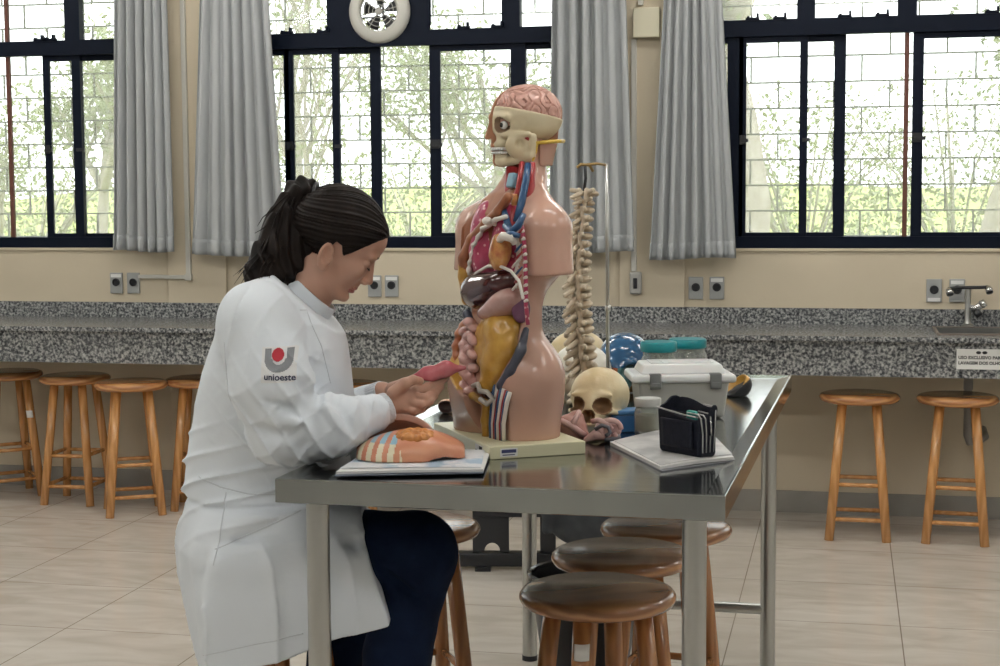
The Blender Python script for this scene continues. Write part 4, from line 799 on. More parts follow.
gl_ = mat('grey_latch', (.19,.20,.20), .4)
for x in (-.070,.075):
    m = MB(); m.box((x-.014,-.094,.074),(x+.014,-.086,.112)); m.box((x-.014,-.094,.106),(x+.014,-.070,.112)); l = obj('latch', m, gl_, cs, bevel=.003); m = MB(); m.box((x-.010,-.0965,.079),(x+.010,-.094,.090)); obj('latch_lip', m, gl_, l, bevel=.001)
def inner(P): return smax(bx(P,(0,0,.032),(.09,.060,.028),.006), P[...,2]-(.045+.004*wob(P,40)), .003)
obj('contents', sdf(inner,(-.11,-.08,0),(.11,.08,.07),.004,mat('pale_green_contents',(.42,.41,.27),.6,c2=(.5,.48,.34),scale=18),'contents'),None,cs)
# bits beyond the case
a = face_uv(742,397); t = thing('muscle_piece', 'curved black and ochre model piece lying right of the plastic case', 'anatomical model', tuple(to_w((a[0]-.012,a[1]+.02,TS))), CYAW)
obj('shell', sdf(lambda P: smax(smax(ell(P,(0,0,.022),(.045,.03,.034),rot3('Y',-.6)), -ell(P,(-.014,-.006,.036),(.04,.03,.03),rot3('Y',-.6)), .003), .001-P[...,2], .002), (-.06,-.05,-.004),(.06,.05,.08), .003, [M['black'],K['ochre']], 'shell', lambda c: np.where(c[:,0]*.56-c[:,2]*.82 < -.020, 1, 0)), None, t)
a = face_uv(632,392); t = thing('bone_piece', 'knobbly brown bone piece between the painted skull and the plastic case', 'bone', tuple(to_w((a[0]-.01,a[1]-.02,TS))), CYAW)
def knob(P): return smax(un(.006, chain(P,[(-.02,0,.01),(.0,.0,.045),(.022,.0,.05)],[.012,.010,.008]), sph(P,(-.01,.0,.055),.011), sph(P,(.032,-.004,.045),.010), ell(P,(.0,.0,.014),(.028,.018,.014)))+.002*wob(P,120), .0005-P[...,2], .002)
obj('bone', sdf(knob,(-.05,-.04,-.004),(.06,.04,.08),.003,mat('brown_bone',(.42,.28,.11),.45,c2=(.22,.11,.04),scale=40),'bone'),None,t)
# cream board on a block behind the torso
t = thing('base_board', 'cream plastic board jutting out at table edge behind the torso model', 'board', tuple(to_w((-.058,4.06,TS))), CYAW)
obj('plate', MB().box((-.075,-.05,.060),(.16,.10,.085)), K['cream'], t, bevel=.002); obj('block', MB().box((.02,-.03,0),(.14,.08,.060)), K['cream'], t, bevel=.002)
a = face_uv(449,413); t = thing('model_piece', 'small brown half-shell model piece lying left of the torso model', 'anatomical model', tuple(to_w((a[0],a[1],TS))), CYAW)
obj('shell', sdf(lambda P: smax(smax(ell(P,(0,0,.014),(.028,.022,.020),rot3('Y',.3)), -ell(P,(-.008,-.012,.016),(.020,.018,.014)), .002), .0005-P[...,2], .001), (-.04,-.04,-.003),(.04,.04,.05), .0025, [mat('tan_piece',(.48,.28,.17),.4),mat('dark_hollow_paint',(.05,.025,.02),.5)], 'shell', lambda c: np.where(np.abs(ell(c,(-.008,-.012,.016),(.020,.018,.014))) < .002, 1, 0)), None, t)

# ================================================================== SPINE ON ITS STAND
sp_ = thing('spine_model', 'tall bone-coloured spine model hanging from a thin metal stand', 'anatomical model', tuple(to_w((.205,3.87,TS))), CYAW)
K['spine'] = mat('spine_bone', (.66,.58,.45), .45, c2=(.50,.40,.28), scale=30)
def verte(P):
    A = np.abs(P[...,1]); Q = np.stack([P[...,0], A, P[...,2]], -1)
    d = un(.004, ell(P,(.014,0,0),(.021,.025,.0092)), cap(Q,(-.004,.014,.002),(-.014,.040,.006),.0065,.0055), cap(P,(-.010,0,0),(-.048,0,-.016),.0065,.005), cap(Q,(-.012,.014,.006),(-.012,.015,-.018),.006))
    return smax(d, -cap(P,(-.007,0,-.03),(-.007,0,.03),.006), .003)
VM = sdf(verte, (-.065,-.055,-.035),(.045,.055,.025), .0025, K['spine'], 'vertebra')
nv = 24
for i in range(nv):
    f = i/(nv-1); py = 193+f*(392-193); px = 586-6*math.sin(f*PI*1.1)-1.5*f+ (0 if f < .85 else -6*(f-.85)); q = pt(px, py, 3.87)
    o = link('vertebra', VM, sp_, (q[0]-.205, 0, q[2]-TS), (.10*math.sin(i*3.1), .14*math.sin(i*1.9)+.12*math.cos(f*5), .55+.22*math.sin(i*2.3))); s = .74+.36*f+ (.12 if i == 0 else 0); o.scale = (s, s*(1.35 if i == 0 else 1), s*1.16+.06*f)
q0 = pt(577,398,3.87); 
def sac(P): return un(.006, ell(P,(0,0,0),(.03,.045,.03)), cap(P,(0,0,0),(.012,0,-.05),.022,.01))+.002*wob(P,90)
o = obj('sacrum', sdf(sac,(-.05,-.06,-.08),(.05,.06,.05),.004,K['spine'],'sacrum'),None,sp_,loc=(q0[0]-.205,0,max(q0[2]-TS-.03,.075)),rot=(0,0,.75))
qa, qb = pt(584,191,3.87), pt(585,166,3.87); cable = MB(); cable.tube([(qa[0]-.205,0,qa[2]-TS),((qa[0]+qb[0])/2-.205+.003,0,(qa[2]+qb[2])/2-TS),(qb[0]-.205,0,qb[2]-TS)], .004, 8); obj('cable', cable, M['black'], sp_, smooth=True)
rt, rb = pt(606.5,165,3.91), pt(611,386,3.91); hk = MB(); hx = rt[0]-.205
hk.tube([(qb[0]-.205-.020,.0,qb[2]-TS-.004),(qb[0]-.205-.01,.0,qb[2]-TS+.004),(qb[0]-.205+.012,.01,qb[2]-TS+.002),(qb[0]-.205+.02,.02,qb[2]-TS-.012)], .0038, 8); hk.tube([(qb[0]-.205-.005,0,qb[2]-TS+.002),(qb[0]-.205+.03,.02,qb[2]-TS+.006),(hx,.04,rt[2]-TS)], .0034, 8); obj('hook', hk, mat('brass_hook',(.35,.24,.10),.35,.7), sp_, smooth=True)
rd = MB(); rd.tube([(hx+.004,.04,.0),(hx+.002,.04,.40),(hx,.04,rt[2]-TS+.004)], .0048, 10); rd.tube([(hx-.003,.04,.26),(hx+.010,.04,.26)], .008, 10); obj('rod', rd, M['steel_tube'], sp_, smooth=True)
fb = MB(); fb.lathe([(0,0),(.05,0),(.05,.008),(.012,.014),(.010,.03),(0,.03)], 28, c=(hx+.004,.04,0)); obj('stand_foot', fb, M['blackmetal'], sp_, autosm=True)

# ================================================================== MAGAZINE AND PENCIL CASE
PAP = mat('white_paper', (.74,.735,.72), .5); GREYP = mat('grey_printed_paper', (.38,.385,.39), .4, c2=(.64,.64,.63), scale=11, lo=.40, hi=.60)
def sheet_obj(name, corners, thick, z, m_, par, curl=.0, nx=14, ny=14):
    c = [np.array(q[:2]) for q in corners]; mb = MB()
    def fn(u, v, top): p = (c[0]*(1-u)+c[1]*u)*(1-v)+(c[3]*(1-u)+c[2]*u)*v; zz = z+curl*(abs(u-.5)*2)**2*.0+curl*math.sin(PI*u)*.5+curl*.6*v*u; return (p[0], p[1], zz+(thick if top else 0))
    n = nx*ny; mb.grid(lambda u, v: fn(u,v,1), nx, ny); mb.grid(lambda u, v: fn(u,v,0), nx, ny); mb.f = [f if i < (nx-1)*(ny-1) else tuple(reversed(f)) for i, f in enumerate(mb.f)]
    def edge(ids):
        for a, b in zip(ids[:-1], ids[1:]): mb.f.append((b, a, a+n, b+n)); mb.m.append(0)
    edge([i for i in range(nx)]); edge([nx-1+j*nx for j in range(ny)]); edge([n-1-i for i in range(nx)]); edge([(ny-1-j)*nx for j in range(ny)])
    return obj(name, mb, m_, par, smooth=False)
mg_c = [to_w(face_uv(*q)) for q in ((662,472),(736,461),(700,427),(610,446))]
o0 = mg_c[0].copy(); mgz = thing('magazine', 'open magazine with thick grey-white pages under the black pencil case', 'magazine', (o0.x,o0.y,TS))
loc = lambda P: (P.x-o0.x, P.y-o0.y)
sheet_obj('back_cover', [loc(p) for p in mg_c], .002, .0005, mat('magazine_cover',(.30,.31,.34),.3), mgz); sheet_obj('pages', [loc(mg_c[0]+(mg_c[3]-mg_c[0])*.03), loc(mg_c[1]+(mg_c[0]-mg_c[1])*.03), loc(mg_c[2]), loc(mg_c[3])], .006, .003, PAP, mgz, .004)
sheet_obj('top_page', [loc(mg_c[0]+(mg_c[3]-mg_c[0])*.05+(mg_c[1]-mg_c[0])*.02), loc(mg_c[1]+(mg_c[2]-mg_c[1])*.05+(mg_c[0]-mg_c[1])*.02), loc(mg_c[2]+(mg_c[1]-mg_c[2])*.04), loc(mg_c[3]+(mg_c[2]-mg_c[3])*.04)], .0008, .0098, GREYP, mgz, .005)
c0 = to_uv(mg_c[0]*.22+mg_c[1]*.40+mg_c[2]*.27+mg_c[3]*.11); PCR = CYAW+.62; pc = thing('pencil_case', 'black zip pencil case standing open on the magazine', 'pencil case', tuple(to_w((c0[0]-.031,c0[1]-.100,TS+.0150))), PCR)
NAVY = mat('black_nylon', (.008,.010,.018), .6, spec=.2, c2=(.013,.015,.025), scale=60, bump=.1, bscale=200); SILV = mat('silver_zip', (.42,.42,.42), .35, .6)
def pcase(P):
    x, y, z = P[...,0], P[...,1], P[...,2]; f = np.clip(z/.115,0,1); w_ = .025+.010*f*f; Q = np.stack([x/w_*.03, y, z-.058], -1)
    top = z-(.098+.020*np.exp(-((x-.018)/.016)**2)-.010*np.exp(-((x+.030)/.012)**2)+.10*np.clip(y,-.1,.1)*.5+.006*np.sin(y*40)); d = smax(bx(Q,(0,0,0),(.030,.070,.062),.012), top, .006)
    cav = bx(np.stack([x/w_*.03, y+.003, z-.085], -1),(0,0,0),(.0235,.064,.060),.008); mid = np.abs(x-.004-.1*(f-.5)*.1)-.0035; cav = smax(cav, -smax(mid, z-.088, .004), .003)
    return smax(d, -cav, .003)+.0010*wob(P,60,2)
obj('body', sdf(pcase, (-.05,-.085,-.006),(.05,.085,.135), .0024, NAVY, 'body'), None, pc)
for x_, zt_ in ((-.019,.090),(-.008,.088),(.004,.090),(.016,.104)):
    z_ = MB(); z_.tube([(x_*.9,-.0695,.008),(x_,-.0715,.05),(x_*1.25,-.0705,zt_-.006),(x_*1.32,-.064,zt_+.002),(x_*1.4,-.03,zt_+.004)], .0017, 6); obj('zip', z_, SILV, pc, smooth=True)
z_ = MB(); z_.tube([(-.026,-.064,.086),(-.034,-.03,.089),(-.036,.02,.094),(-.034,.064,.098)], .0017, 6); obj('zip', z_, SILV, pc, smooth=True)
zp = MB(); zp.tube([(.000,-.0735,.076),(.0,-.076,.068),(.0,-.077,.046)], [.0036,.003,.0046], 8, flat=.4); obj('zip_pull', zp, M['chrome'], pc, smooth=True)
lg = MB(); lg.box((-.0285,-.036,.020),(-.0255,-.008,.029)); obj('logo_patch', lg, mat('grey_patch',(.22,.22,.24),.4), pc, bevel=.001)
pk = MB(); pk.grid(lambda u, v: (-.0285-.0095*((.02+.055*v)/.115)**2-.0012*math.sin(PI*u)*math.sin(PI*v)*2, -.052+.10*u, .014+.062*v), 10, 10); po_ = obj('front_pocket', pk, NAVY, pc, smooth=True); sd = po_.modifiers.new('thick','SOLIDIFY'); sd.thickness = .004
pc.scale = (.92,)*3
er = thing('eraser', 'teal eraser poking out of the open pencil case', 'eraser', tuple(to_w((c0[0]-.031,c0[1]-.100,TS+.0150))), PCR)
obj('block', MB().box((-.018,-.045,.040),(-.006,-.015,.097)), mat('teal_rubber',(.01,.22,.19),.5), er, bevel=.004); er.scale = (.92,)*3

# ================================================================== CHEST PLATE MODEL AND PAPERS
def uvq(*q): return [to_w(face_uv(*p_)) for p_ in q]
ps = uvq((334,479),(483,476),(490,457),(368,455)); o0 = ps[0].copy(); loc = lambda P: (P.x-o0.x, P.y-o0.y)
pp = thing('notebook', 'blue-white notebook and loose sheets under the chest plate model', 'notebook', (o0.x,o0.y,TS))
BLUEW = mat('pale_blue_paper', (.34,.46,.58), .45, c2=(.72,.74,.77), scale=16, lo=.38, hi=.50)
sheet_obj('cover', [loc(p) for p in ps], .0015, .0046, mat('dark_cover',(.10,.12,.16),.4), pp); sheet_obj('pages', [loc(ps[0]+(ps[3]-ps[0])*.05), loc(ps[1]+(ps[2]-ps[1])*.04), loc(ps[2]), loc(ps[3])], .005, .0065, PAP, pp, .002); sheet_obj('top_sheet', [loc(ps[0]+(ps[3]-ps[0])*.15), loc(ps[1]+(ps[2]-ps[1])*.10+(ps[0]-ps[1])*.02), loc(ps[2]+(ps[3]-ps[2])*.04), loc(ps[3]+(ps[2]-ps[3])*.03)], .0008, .0125, BLUEW, pp, .003)
ca, cb = face_uv(357,470), face_uv(465,462); cc = (ca+cb)/2; cc[1] += .05
cp_ = thing('chest_plate_model', 'removable chest plate model with ribs, pink muscle and orange breast gland', 'anatomical model', tuple(to_w((cc[0],cc[1]-.025,TS+.0155))), CYAW+.04)
def shell(P):
    x, y, z = P[...,0], P[...,1], P[...,2]; top = ell(P,(0,.0,-.004),(.118,.088,.058)); top = smin(top, ell(P,(.012,-.012,.026),(.052,.045,.026)), .02); top = smax(top, x-.106, .004); taper = np.abs(y+.0)-(.082-.55*np.clip(x-.02,0,1)); top = smax(top, taper*.85, .01); top = smax(top, -.112-x, .004)
    return smax(smax(top, -(top+.006), .001) if False else smax(top, -ell(P,(0,0,-.016),(.112,.08,.052)), .002), .0006-z, .001)
def cmat(c):
    x, y, z = c[:,0], c[:,1], c[:,2]; r = np.hypot(x+.0-.008, (y+.028)*1.0); rib = x < -.035-.25*(y+.02); st = np.sin((x-.30*y)*250)
    m_ = np.where(rib, np.where(st > -.1, np.where(z > .034, 3, 2), 1), 1); m_ = np.where(y > .045, 4, m_); return m_
obj('shell', sdf(shell, (-.13,-.10,-.004),(.13,.10,.07), .0025, [K['skin'],mat('salmon_muscle_paint',(.56,.20,.115),.3,c2=(.62,.29,.17),scale=20,stretch=(.3,2,1)),mat('cream_cartilage_paint',(.70,.64,.46),.4),K['ltblue'],K['skin']], 'shell', cmat), None, cp_)
def gland(P):
    d = ell(P,(.006,-.024,.043),(.041,.037,.016)); q = P*190; return d-.002+.0032*np.abs(np.sin(q[...,0]+.8*np.sin(q[...,1]*.7))*np.sin(q[...,1]+.7*np.sin(q[...,0]*.8)))*-1+.002
obj('breast_gland', sdf(gland, (-.05,-.08,.01),(.06,.03,.08), .0022, mat('orange_gland_paint',(.58,.25,.07),.35,c2=(.45,.16,.04),scale=50), 'breast_gland'), None, cp_)
obj('skin_flap', sdf(lambda P: smax(smax(ell(P,(-.03,.055,.01),(.085,.045,.070)), -ell(P,(-.03,.050,.0),(.08,.042,.066)), .002), np.maximum(.002-P[...,2], .052-P[...,1]), .002), (-.13,.0,-.002),(.08,.12,.10), .003, K['skin'], 'skin_flap'), None, cp_)
# ================================================================== THE WOMAN AT THE TABLE
S = {}
S['skin'] = mat('skin', (.47,.27,.195), .5, c2=(.50,.295,.22), scale=12, sss=.12, spec=.35); S['hair'] = mat('dark_brown_hair', (.006,.0042,.0036), .5, spec=.13, c2=(.014,.009,.007), scale=30, stretch=(1,1,.3))
S['coat'] = mat('white_lab_coat', (.76,.81,.86), .8, c2=(.73,.78,.835), scale=3, bump=.06, bscale=40); S['cuff'] = mat('knitted_cuff', (.66,.69,.74), .8, bump=.2, bscale=220, stretch=(1,1,.2))
S['jeans'] = mat('dark_blue_denim', (.004,.010,.030), .85, spec=.12, c2=(.007,.015,.042), scale=25, bump=.1, bscale=160); S['shoe'] = mat('dark_shoe', (.02,.02,.022), .5); S['lip'] = mat('lip', (.36,.13,.11), .4)
PU, PD = -.50, 3.36
person = thing('person', 'woman in white lab coat, dark ponytail, looking down at a red organ piece she holds', 'person', tuple(to_w((PU,PD,0))), CYAW)
OFF = np.array((PU, PD, 0))
def q(px, py, d=PD): return pt(px, py, d)-OFF        # a point in the woman's own frame (X ahead, Y away, Z up)
# ---- head frame
HO = q(329,259,3.37); HT = math.radians(31.5)
fw_ = np.array((math.cos(HT), 0, -math.sin(HT))); up_ = np.array((math.sin(HT), 0, math.cos(HT))); HR = np.stack([fw_, np.array((0,1.,0)), up_], 1)
def hl(P): return (P-HO) @ HR            # to head frame
def hw(p): return HO+HR @ np.asarray(p, float)
def headf(P):
    L_ = hl(P); A = np.stack([L_[...,0], np.abs(L_[...,1]), L_[...,2]], -1)
    d = un(.02, ell(L_,(-.008,0,.070),(.091,.073,.080)), ell(A,(.036,.0,.012),(.048,.055,.066)), ell(A,(.060,.012,.078),(.028,.044,.035)))
    d = un(.012, d, ell(L_,(.064,0,-.052),(.015,.018,.013)), cap(A,(.004,.052,-.012),(.054,.018,-.052),.014,.012), ell(A,(.058,.034,.012),(.024,.022,.022)))
    d = smin(d, ell(A,(.076,.026,.054),(.011,.022,.008)), .010)                        # brow ridge
    d = smax(d, -ell(A,(.092,.031,.036),(.014,.016,.009)), .008); d = smin(d, ell(A,(.0735,.031,.033),(.0105,.0145,.0095)), .003)   # sockets, lowered lids
    d = un(.006, d, cap(L_,(.080,0,.044),(.0975,0,.003),.0052,.0078), ell(A,(.088,.010,-.003),(.010,.0080,.0065)), ell(L_,(.080,0,.016),(.012,.0125,.026)))   # nose
    d = smin(d, ell(L_,(.076,0,-.016),(.008,.016,.008)), .006)
    d = un(.003, d, ell(L_,(.0765,0,-.0245),(.0080,.020,.0045)), ell(L_,(.0745,0,-.0335),(.0080,.0165,.0050))); d = smax(d, -cap(A,(.088,0,-.029),(.072,.020,-.0305),.0013), .002)
    e = A-np.array((-.004,.074,.010)); E_ = rot3('Z',-.45) @ rot3('Y',-.25); ear = ell(A,(-.004,.076,.008),(.0165,.0070,.030),E_); ear = smax(ear, -ell(A,(-.001,.083,.011),(.0105,.0100,.0205),E_), .002); ear = smin(ear, ell(A,(.010,.076,.004),(.004,.004,.008)), .003); ear = smax(ear, -sph(A,(.004,.080,.002),.005), .002); ear = smin(ear, ell(A,(.003,.072,-.016),(.007,.006,.009)), .004)
    return smin(d, ear, .004)
# ---- hands
def chainj(P, pts, rs): return chain(P, pts, rs)
wr = q(388,406,3.235); kn = [q(412,391,3.252), q(413,396,3.238), q(410,402,3.228), q(404,407,3.222)]
def nearhand(P):
    pal = un(.010, *[cap(P, wr, k_, .0205, r_) for k_, r_ in zip(kn, (.0125,.012,.0115,.0105))], ell(P, q(401,396,3.232),(.023,.016,.021)))
    th = chain(P, [q(394,393,3.222), q(405,383.5,3.214), q(413,380,3.222), q(420,381,3.236)], [.0150,.0115,.0098,.0082], .004)
    fs = [chain(P, [kn[0], q(426,389,3.262), q(437,383.5,3.280), q(446,378,3.290)], [.0112,.0100,.0092,.0074], .003),
          chain(P, [kn[1], q(424,398,3.236), q(434,394,3.262), q(441,387,3.284)], [.0108,.0096,.0086,.0070], .003),
          chain(P, [kn[2], q(421,404.5,3.226), q(430,401,3.242), q(434,396,3.262)], [.0102,.0090,.0082,.0068], .003),
          chain(P, [kn[3], q(413,411,3.222), q(421,409.5,3.234), q(425,405,3.252)], [.0092,.0080,.0072,.0062], .003)]
    d = smin(pal, th, .006)
    for f in fs: d = smin(d, f, .0022)
    for a_, b_ in ((kn[0],kn[1]),(kn[1],kn[2]),(kn[2],kn[3])): m_ = (a_+b_)/2; d = d+.0026*np.exp(-(np.linalg.norm(P-(m_+np.array((.006,-.012,0))),axis=-1)/.008)**2)
    return d
wr2 = q(382,394,3.43); kn2 = [q(407,395,3.39), q(409,401,3.385), q(409,407,3.38), q(406,412,3.378)]
def farhand(P):
    pal = un(.012, *[cap(P, wr2, k_, .020,.0115) for k_ in kn2]); th = chain(P, [q(392,388,3.40), q(404,383,3.37), q(414,381,3.355)], [.013,.0105,.008], .004); d = smin(pal, th, .008)
    ends = ((q(418,391,3.36),q(428,386,3.345),q(436,382,3.335)),(q(421,398,3.352),q(431,394,3.335),q(438,389,3.325)),(q(419,405,3.350),q(428,402,3.332),q(435,397,3.322)),(q(414,412,3.350),q(422,409,3.335),q(428,405,3.325)))
    for k_, e in zip(kn2, ends): d = smin(d, chain(P, [k_, *e], [.010,.0090,.0082,.0068], .003), .0035)
    return d
# ---- joints
shN, elN = q(263,335,3.20), q(284,430,3.135); shF, elF = q(276,330,3.53), q(322,422,3.62); hipN, hipF = q(252,545,3.26), q(262,545,3.46)
knN, knF = q(418,551,3.225), q(402,556,3.50); anN, anF = q(384,770,3.235), q(300,790,3.46); pel = q(248,540); che = q(278,360); nek = q(297,302,3.37)
def bodyf(P):
    d = headf(P); d = smin(d, chain(P, [q(292,318,3.37), q(308,290,3.37), q(322,268,3.37)], [.058,.054,.056], .01), .014)
    t = un(.05, ell(P, pel,(.115,.155,.11)), ell(P, q(262,470),(.09,.125,.15)), ell(P, che,(.10,.145,.15)), cap(P, shN, shF, .05))
    d = smin(d, t, .02)
    arms = un(.02, chain(P,[shN, elN, wr],[.05,.040,.024], .015), chain(P,[shF, elF, wr2],[.05,.040,.024], .015)); d = un(.015, d, arms)
    d = smin(smin(d, nearhand(P), .008), farhand(P), .008)
    legs = un(.02, chain(P,[hipN,knN,q(397,655,3.23),anN],[.070,.056,.046,.034], .02), chain(P,[hipF,knF,q(338,655,3.48),anF],[.070,.056,.046,.034], .02)); return smin(d, legs, .02)
def skinmat(c):
    L_ = hl(c); lip = (np.minimum(ell(L_,(.0765,0,-.0245),(.0085,.0180,.0042)), ell(L_,(.0745,0,-.0335),(.0085,.0150,.0046))) < .0010)&(L_[:,0] > .068); return np.where(lip, 1, 0)
obj('body', sdf(bodyf, (-.28,-.36,.10),(.42,.40,1.36), .0030, [S['skin'],S['lip']], 'body', skinmat, margin=1.5), None, person)
# brow and lashes
for s in (-1,1):
    m = MB(); m.tube([hw((.0875,s*.012,.053)), hw((.0865,s*.024,.0575)), hw((.077,s*.040,.054))], [.0028,.0036,.0018], 6, flat=.7); obj('eyebrow', m, S['hair'], person, smooth=True)
    m = MB(); m.tube([hw((.0845,s*.020,.0280)), hw((.0870,s*.030,.0255)), hw((.0820,s*.0415,.0285))], [.0012,.0017,.0010], 6); obj('eyelashes', m, S['hair'], person, smooth=True)
# ---- hair
EL = hl(q(311,196,3.37)[None])[0]
def hairf(P):
    L_ = hl(P); x, y, z = L_[...,0], np.abs(L_[...,1]), L_[...,2]; A = np.stack([x,y,z], -1)
    d = un(.02, ell(L_,(-.012,0,.072),(.099,.081,.0885)), ell(A,(.050,.012,.088),(.036,.050,.034)), ell(L_,(-.075,0,.055),(.045,.058,.055)))
    v = L_-EL; ang = np.arctan2(v[...,1]*1.0, -v[...,2]+.0)+.9*np.arctan2(v[...,0], np.abs(v[...,1])+.05); d = d+.0011*np.sin(ang*58+3*np.sin(ang*7))+.0010*np.sin(ang*23)
    line = np.where(x > .026, (.024+(x-.026)*1.36)-z, -1); line = np.maximum(line, np.where(x <= .026, np.interp(x,[-.10,-.06,-.030,-.018,.0,.014,.026],[-.05,-.058,-.050,-.012,.046,.044,.024])-z, -1)*.8)
    return smax(d, line, .006)
hro = obj('hair', sdf(hairf, HO+(-.19,-.11,-.13), HO+(.20,.11,.22), .0026, S['hair'], 'hair', margin=2), None, person)
ptl = [q(312,196,3.37), q(304,190,3.37), q(296,196,3.37), q(289,214,3.365), q(284,236,3.36), q(277,258,3.35), q(268,274,3.34), q(266,286,3.335)]
prs = [.018,.021,.024,.034,.043,.047,.042,.022]
def ponyf(P):
    d = chain(P, ptl, prs, .02); d = smin(d, chain(P, [q(300,222,3.37), q(298,245,3.36), q(290,268,3.35), q(283,288,3.34)], [.03,.036,.034,.018], .02), .02); d = smin(d, chain(P, [q(279,250,3.345), q(262,272,3.34), q(249,284,3.335)], [.028,.022,.008], .01), .02)
    d = smax(d, -cap(P, q(304,199,3.2), q(304,201,3.6), .006), .004)
    s = P[...,0]*1.0+.45*P[...,2]; return d+.0035*np.sin(s*210+8*np.sin(P[...,2]*16)+P[...,1]*120)+.003*np.sin(P[...,1]*170+4*np.sin(P[...,2]*22))
po = obj('ponytail', sdf(ponyf, q(235,300,3.25)+(0,-.06,-.02), q(330,172,3.5)+(0,0,.02), .003, S['hair'], 'ponytail', margin=2), None, person)
m = MB(); r5 = random.Random(9)
for k in range(64):
    o_ = np.array((r5.uniform(-.02,.02), r5.uniform(-.035,.035), 0)); e = np.array((r5.uniform(-.045,.03), r5.uniform(-.03,.03), r5.uniform(-.02,.03))); P_ = [np.array(p)+o_*min(1,i/3)*1.2+e*(i/7)**2 for i, p in enumerate(ptl)]
    if k % 3 == 0: P_[-1] = P_[-1]+np.array((-.012,0,-.004))
    m.tube(P_[1:], [.0022,.003,.003,.0028,.0024,.0018,.0006], 5, flat=.5)
for k in range(7):
    b_ = q(r5.uniform(268,286), r5.uniform(200,262), 3.33); m.tube([b_+np.array((.03,0,.03)), b_, b_+np.array((-.022,0,-.018)), b_+np.array((-.028-r5.random()*.012,0,-.016-.03*r5.random()))], [.0016,.0014,.001,.0005], 4)
obj('loose_strands', m, S['hair'], po, smooth=True)
m = MB(); c_ = q(314,194,3.37); m.tube([c_+np.array((.013*math.cos(a)*.5,.024*math.sin(a),.022*math.cos(a))) for a in np.linspace(0,2*PI,25)], .005, 8); obj('hair_tie', m, M['black'], person, smooth=True)

# ---- lab coat
zr = np.array([282,290,300,320,345,370,400,430,460,485,497,515,540,570,600,640,680])
bk = np.array([272,254,239,223,212,203,196,192,189,187.5,188,183,180,183,189,198,206.])
ft = np.array([300,318,330,340,347,351,354,350,345,343,347,366,376,385,395,402,408.])
lt = np.array([.05,.075,.115,.165,.182,.178,.165,.158,.152,.150,.148,.165,.182,.192,.198,.204,.21])
zz_ = np.array([q(300,y)[2] for y in zr]); ub = np.array([q(x,y)[0] for x, y in zip(bk,zr)]); uf = np.array([q(x,y)[0] for x, y in zip(ft,zr)])
o_ = np.argsort(zz_); zz_, ub, uf, lt = zz_[o_], ub[o_], uf[o_], lt[o_]
def torso_coat(P):
    z = P[...,2]; b_, f_, l_ = np.interp(z,zz_,ub), np.interp(z,zz_,uf), np.interp(z,zz_,lt); cx, a = (b_+f_)/2, (f_-b_)/2; yc = np.interp(z,[.55,.9,1.2],[-.005,0,.0])
    xx = (P[...,0]-cx)/a; yy = (P[...,1]-yc)/l_; n = np.interp(z,[.5,.75,.9],[2.5,2.3,2.2]); r = (np.abs(xx)**n+np.abs(yy)**n)**(1/n); return (r-1)*np.minimum(a,l_)*.9
hemA, hemB = q(396,606,3.26), q(203,668,3.26); hd = (hemB-hemA); hn = np.array((hd[2],0,-hd[0])); hn = hn/np.linalg.norm(hn); hn = hn*(-1 if hn[2] > 0 else 1)
def fold(P, a, b, w_, amp):          # a soft crease (amp<0) or ridge (amp>0) along a segment
    a, b = np.asarray(a), np.asarray(b); pa, ba = P-a, b-a; h = np.clip((pa@ba)/(ba@ba),0,1); r = np.linalg.norm(pa-h[...,None]*ba,axis=-1); return -amp*np.exp(-(r/w_)**2)*np.clip(1.6-1.3*np.abs(2*h-1),0,1)
nd = 3.18
FOLDS = [((205,395,nd),(232,455,nd),.016,-.010),((196,440,nd),(255,482,nd-.02),.018,-.010),((192,470,nd),(272,493,nd-.02),.014,-.012),((200,420,nd),(250,436,nd-.02),.016,.010),((194,455,nd),(262,476,nd-.02),.016,.010),((240,355,3.15),(226,450,3.16),.018,-.016),
    ((262,345,3.12),(300,405,3.07),.022,.008),((255,395,3.07),(300,412,3.07),.014,-.009),((262,415,3.07),(305,425,3.06),.014,.009),((258,432,3.07),(300,440,3.06),.013,-.009),((300,400,3.08),(330,432,3.08),.014,-.010),((318,395,3.10),(342,430,3.10),.015,.010),((335,398,3.12),(352,432,3.12),.011,-.008),((350,398,3.15),(364,428,3.15),.012,.008),((290,452,3.07),(345,440,3.08),.015,-.008),((286,380,3.08),(318,398,3.10),.013,-.009),((330,330,3.22),(348,372,3.25),.018,.010),((340,350,3.24),(352,396,3.26),.012,-.010),
    ((238,520,3.17),(300,508,3.13),.014,.008),((222,545,3.17),(300,522,3.13),.012,-.009),((300,505,3.13),(318,560,3.13),.012,-.009),((215,560,3.17),(242,650,3.17),.016,-.012),((228,555,3.17),(256,650,3.17),.018,.010),((300,540,3.14),(345,610,3.14),.020,.009),((345,520,3.15),(372,600,3.16),.018,-.008),((200,540,3.19),(212,640,3.2),.022,.010),((262,570,3.15),(296,640,3.15),.022,-.007)]
FQ = [(q(*a),q(*b),w_,am) for a, b, w_, am in FOLDS]
skN, skF = q(352,556,3.24), q(352,556,3.46)
NC = q(313,292,3.37); NN = np.array((.68,0,.733)); NN = NN/np.linalg.norm(NN)
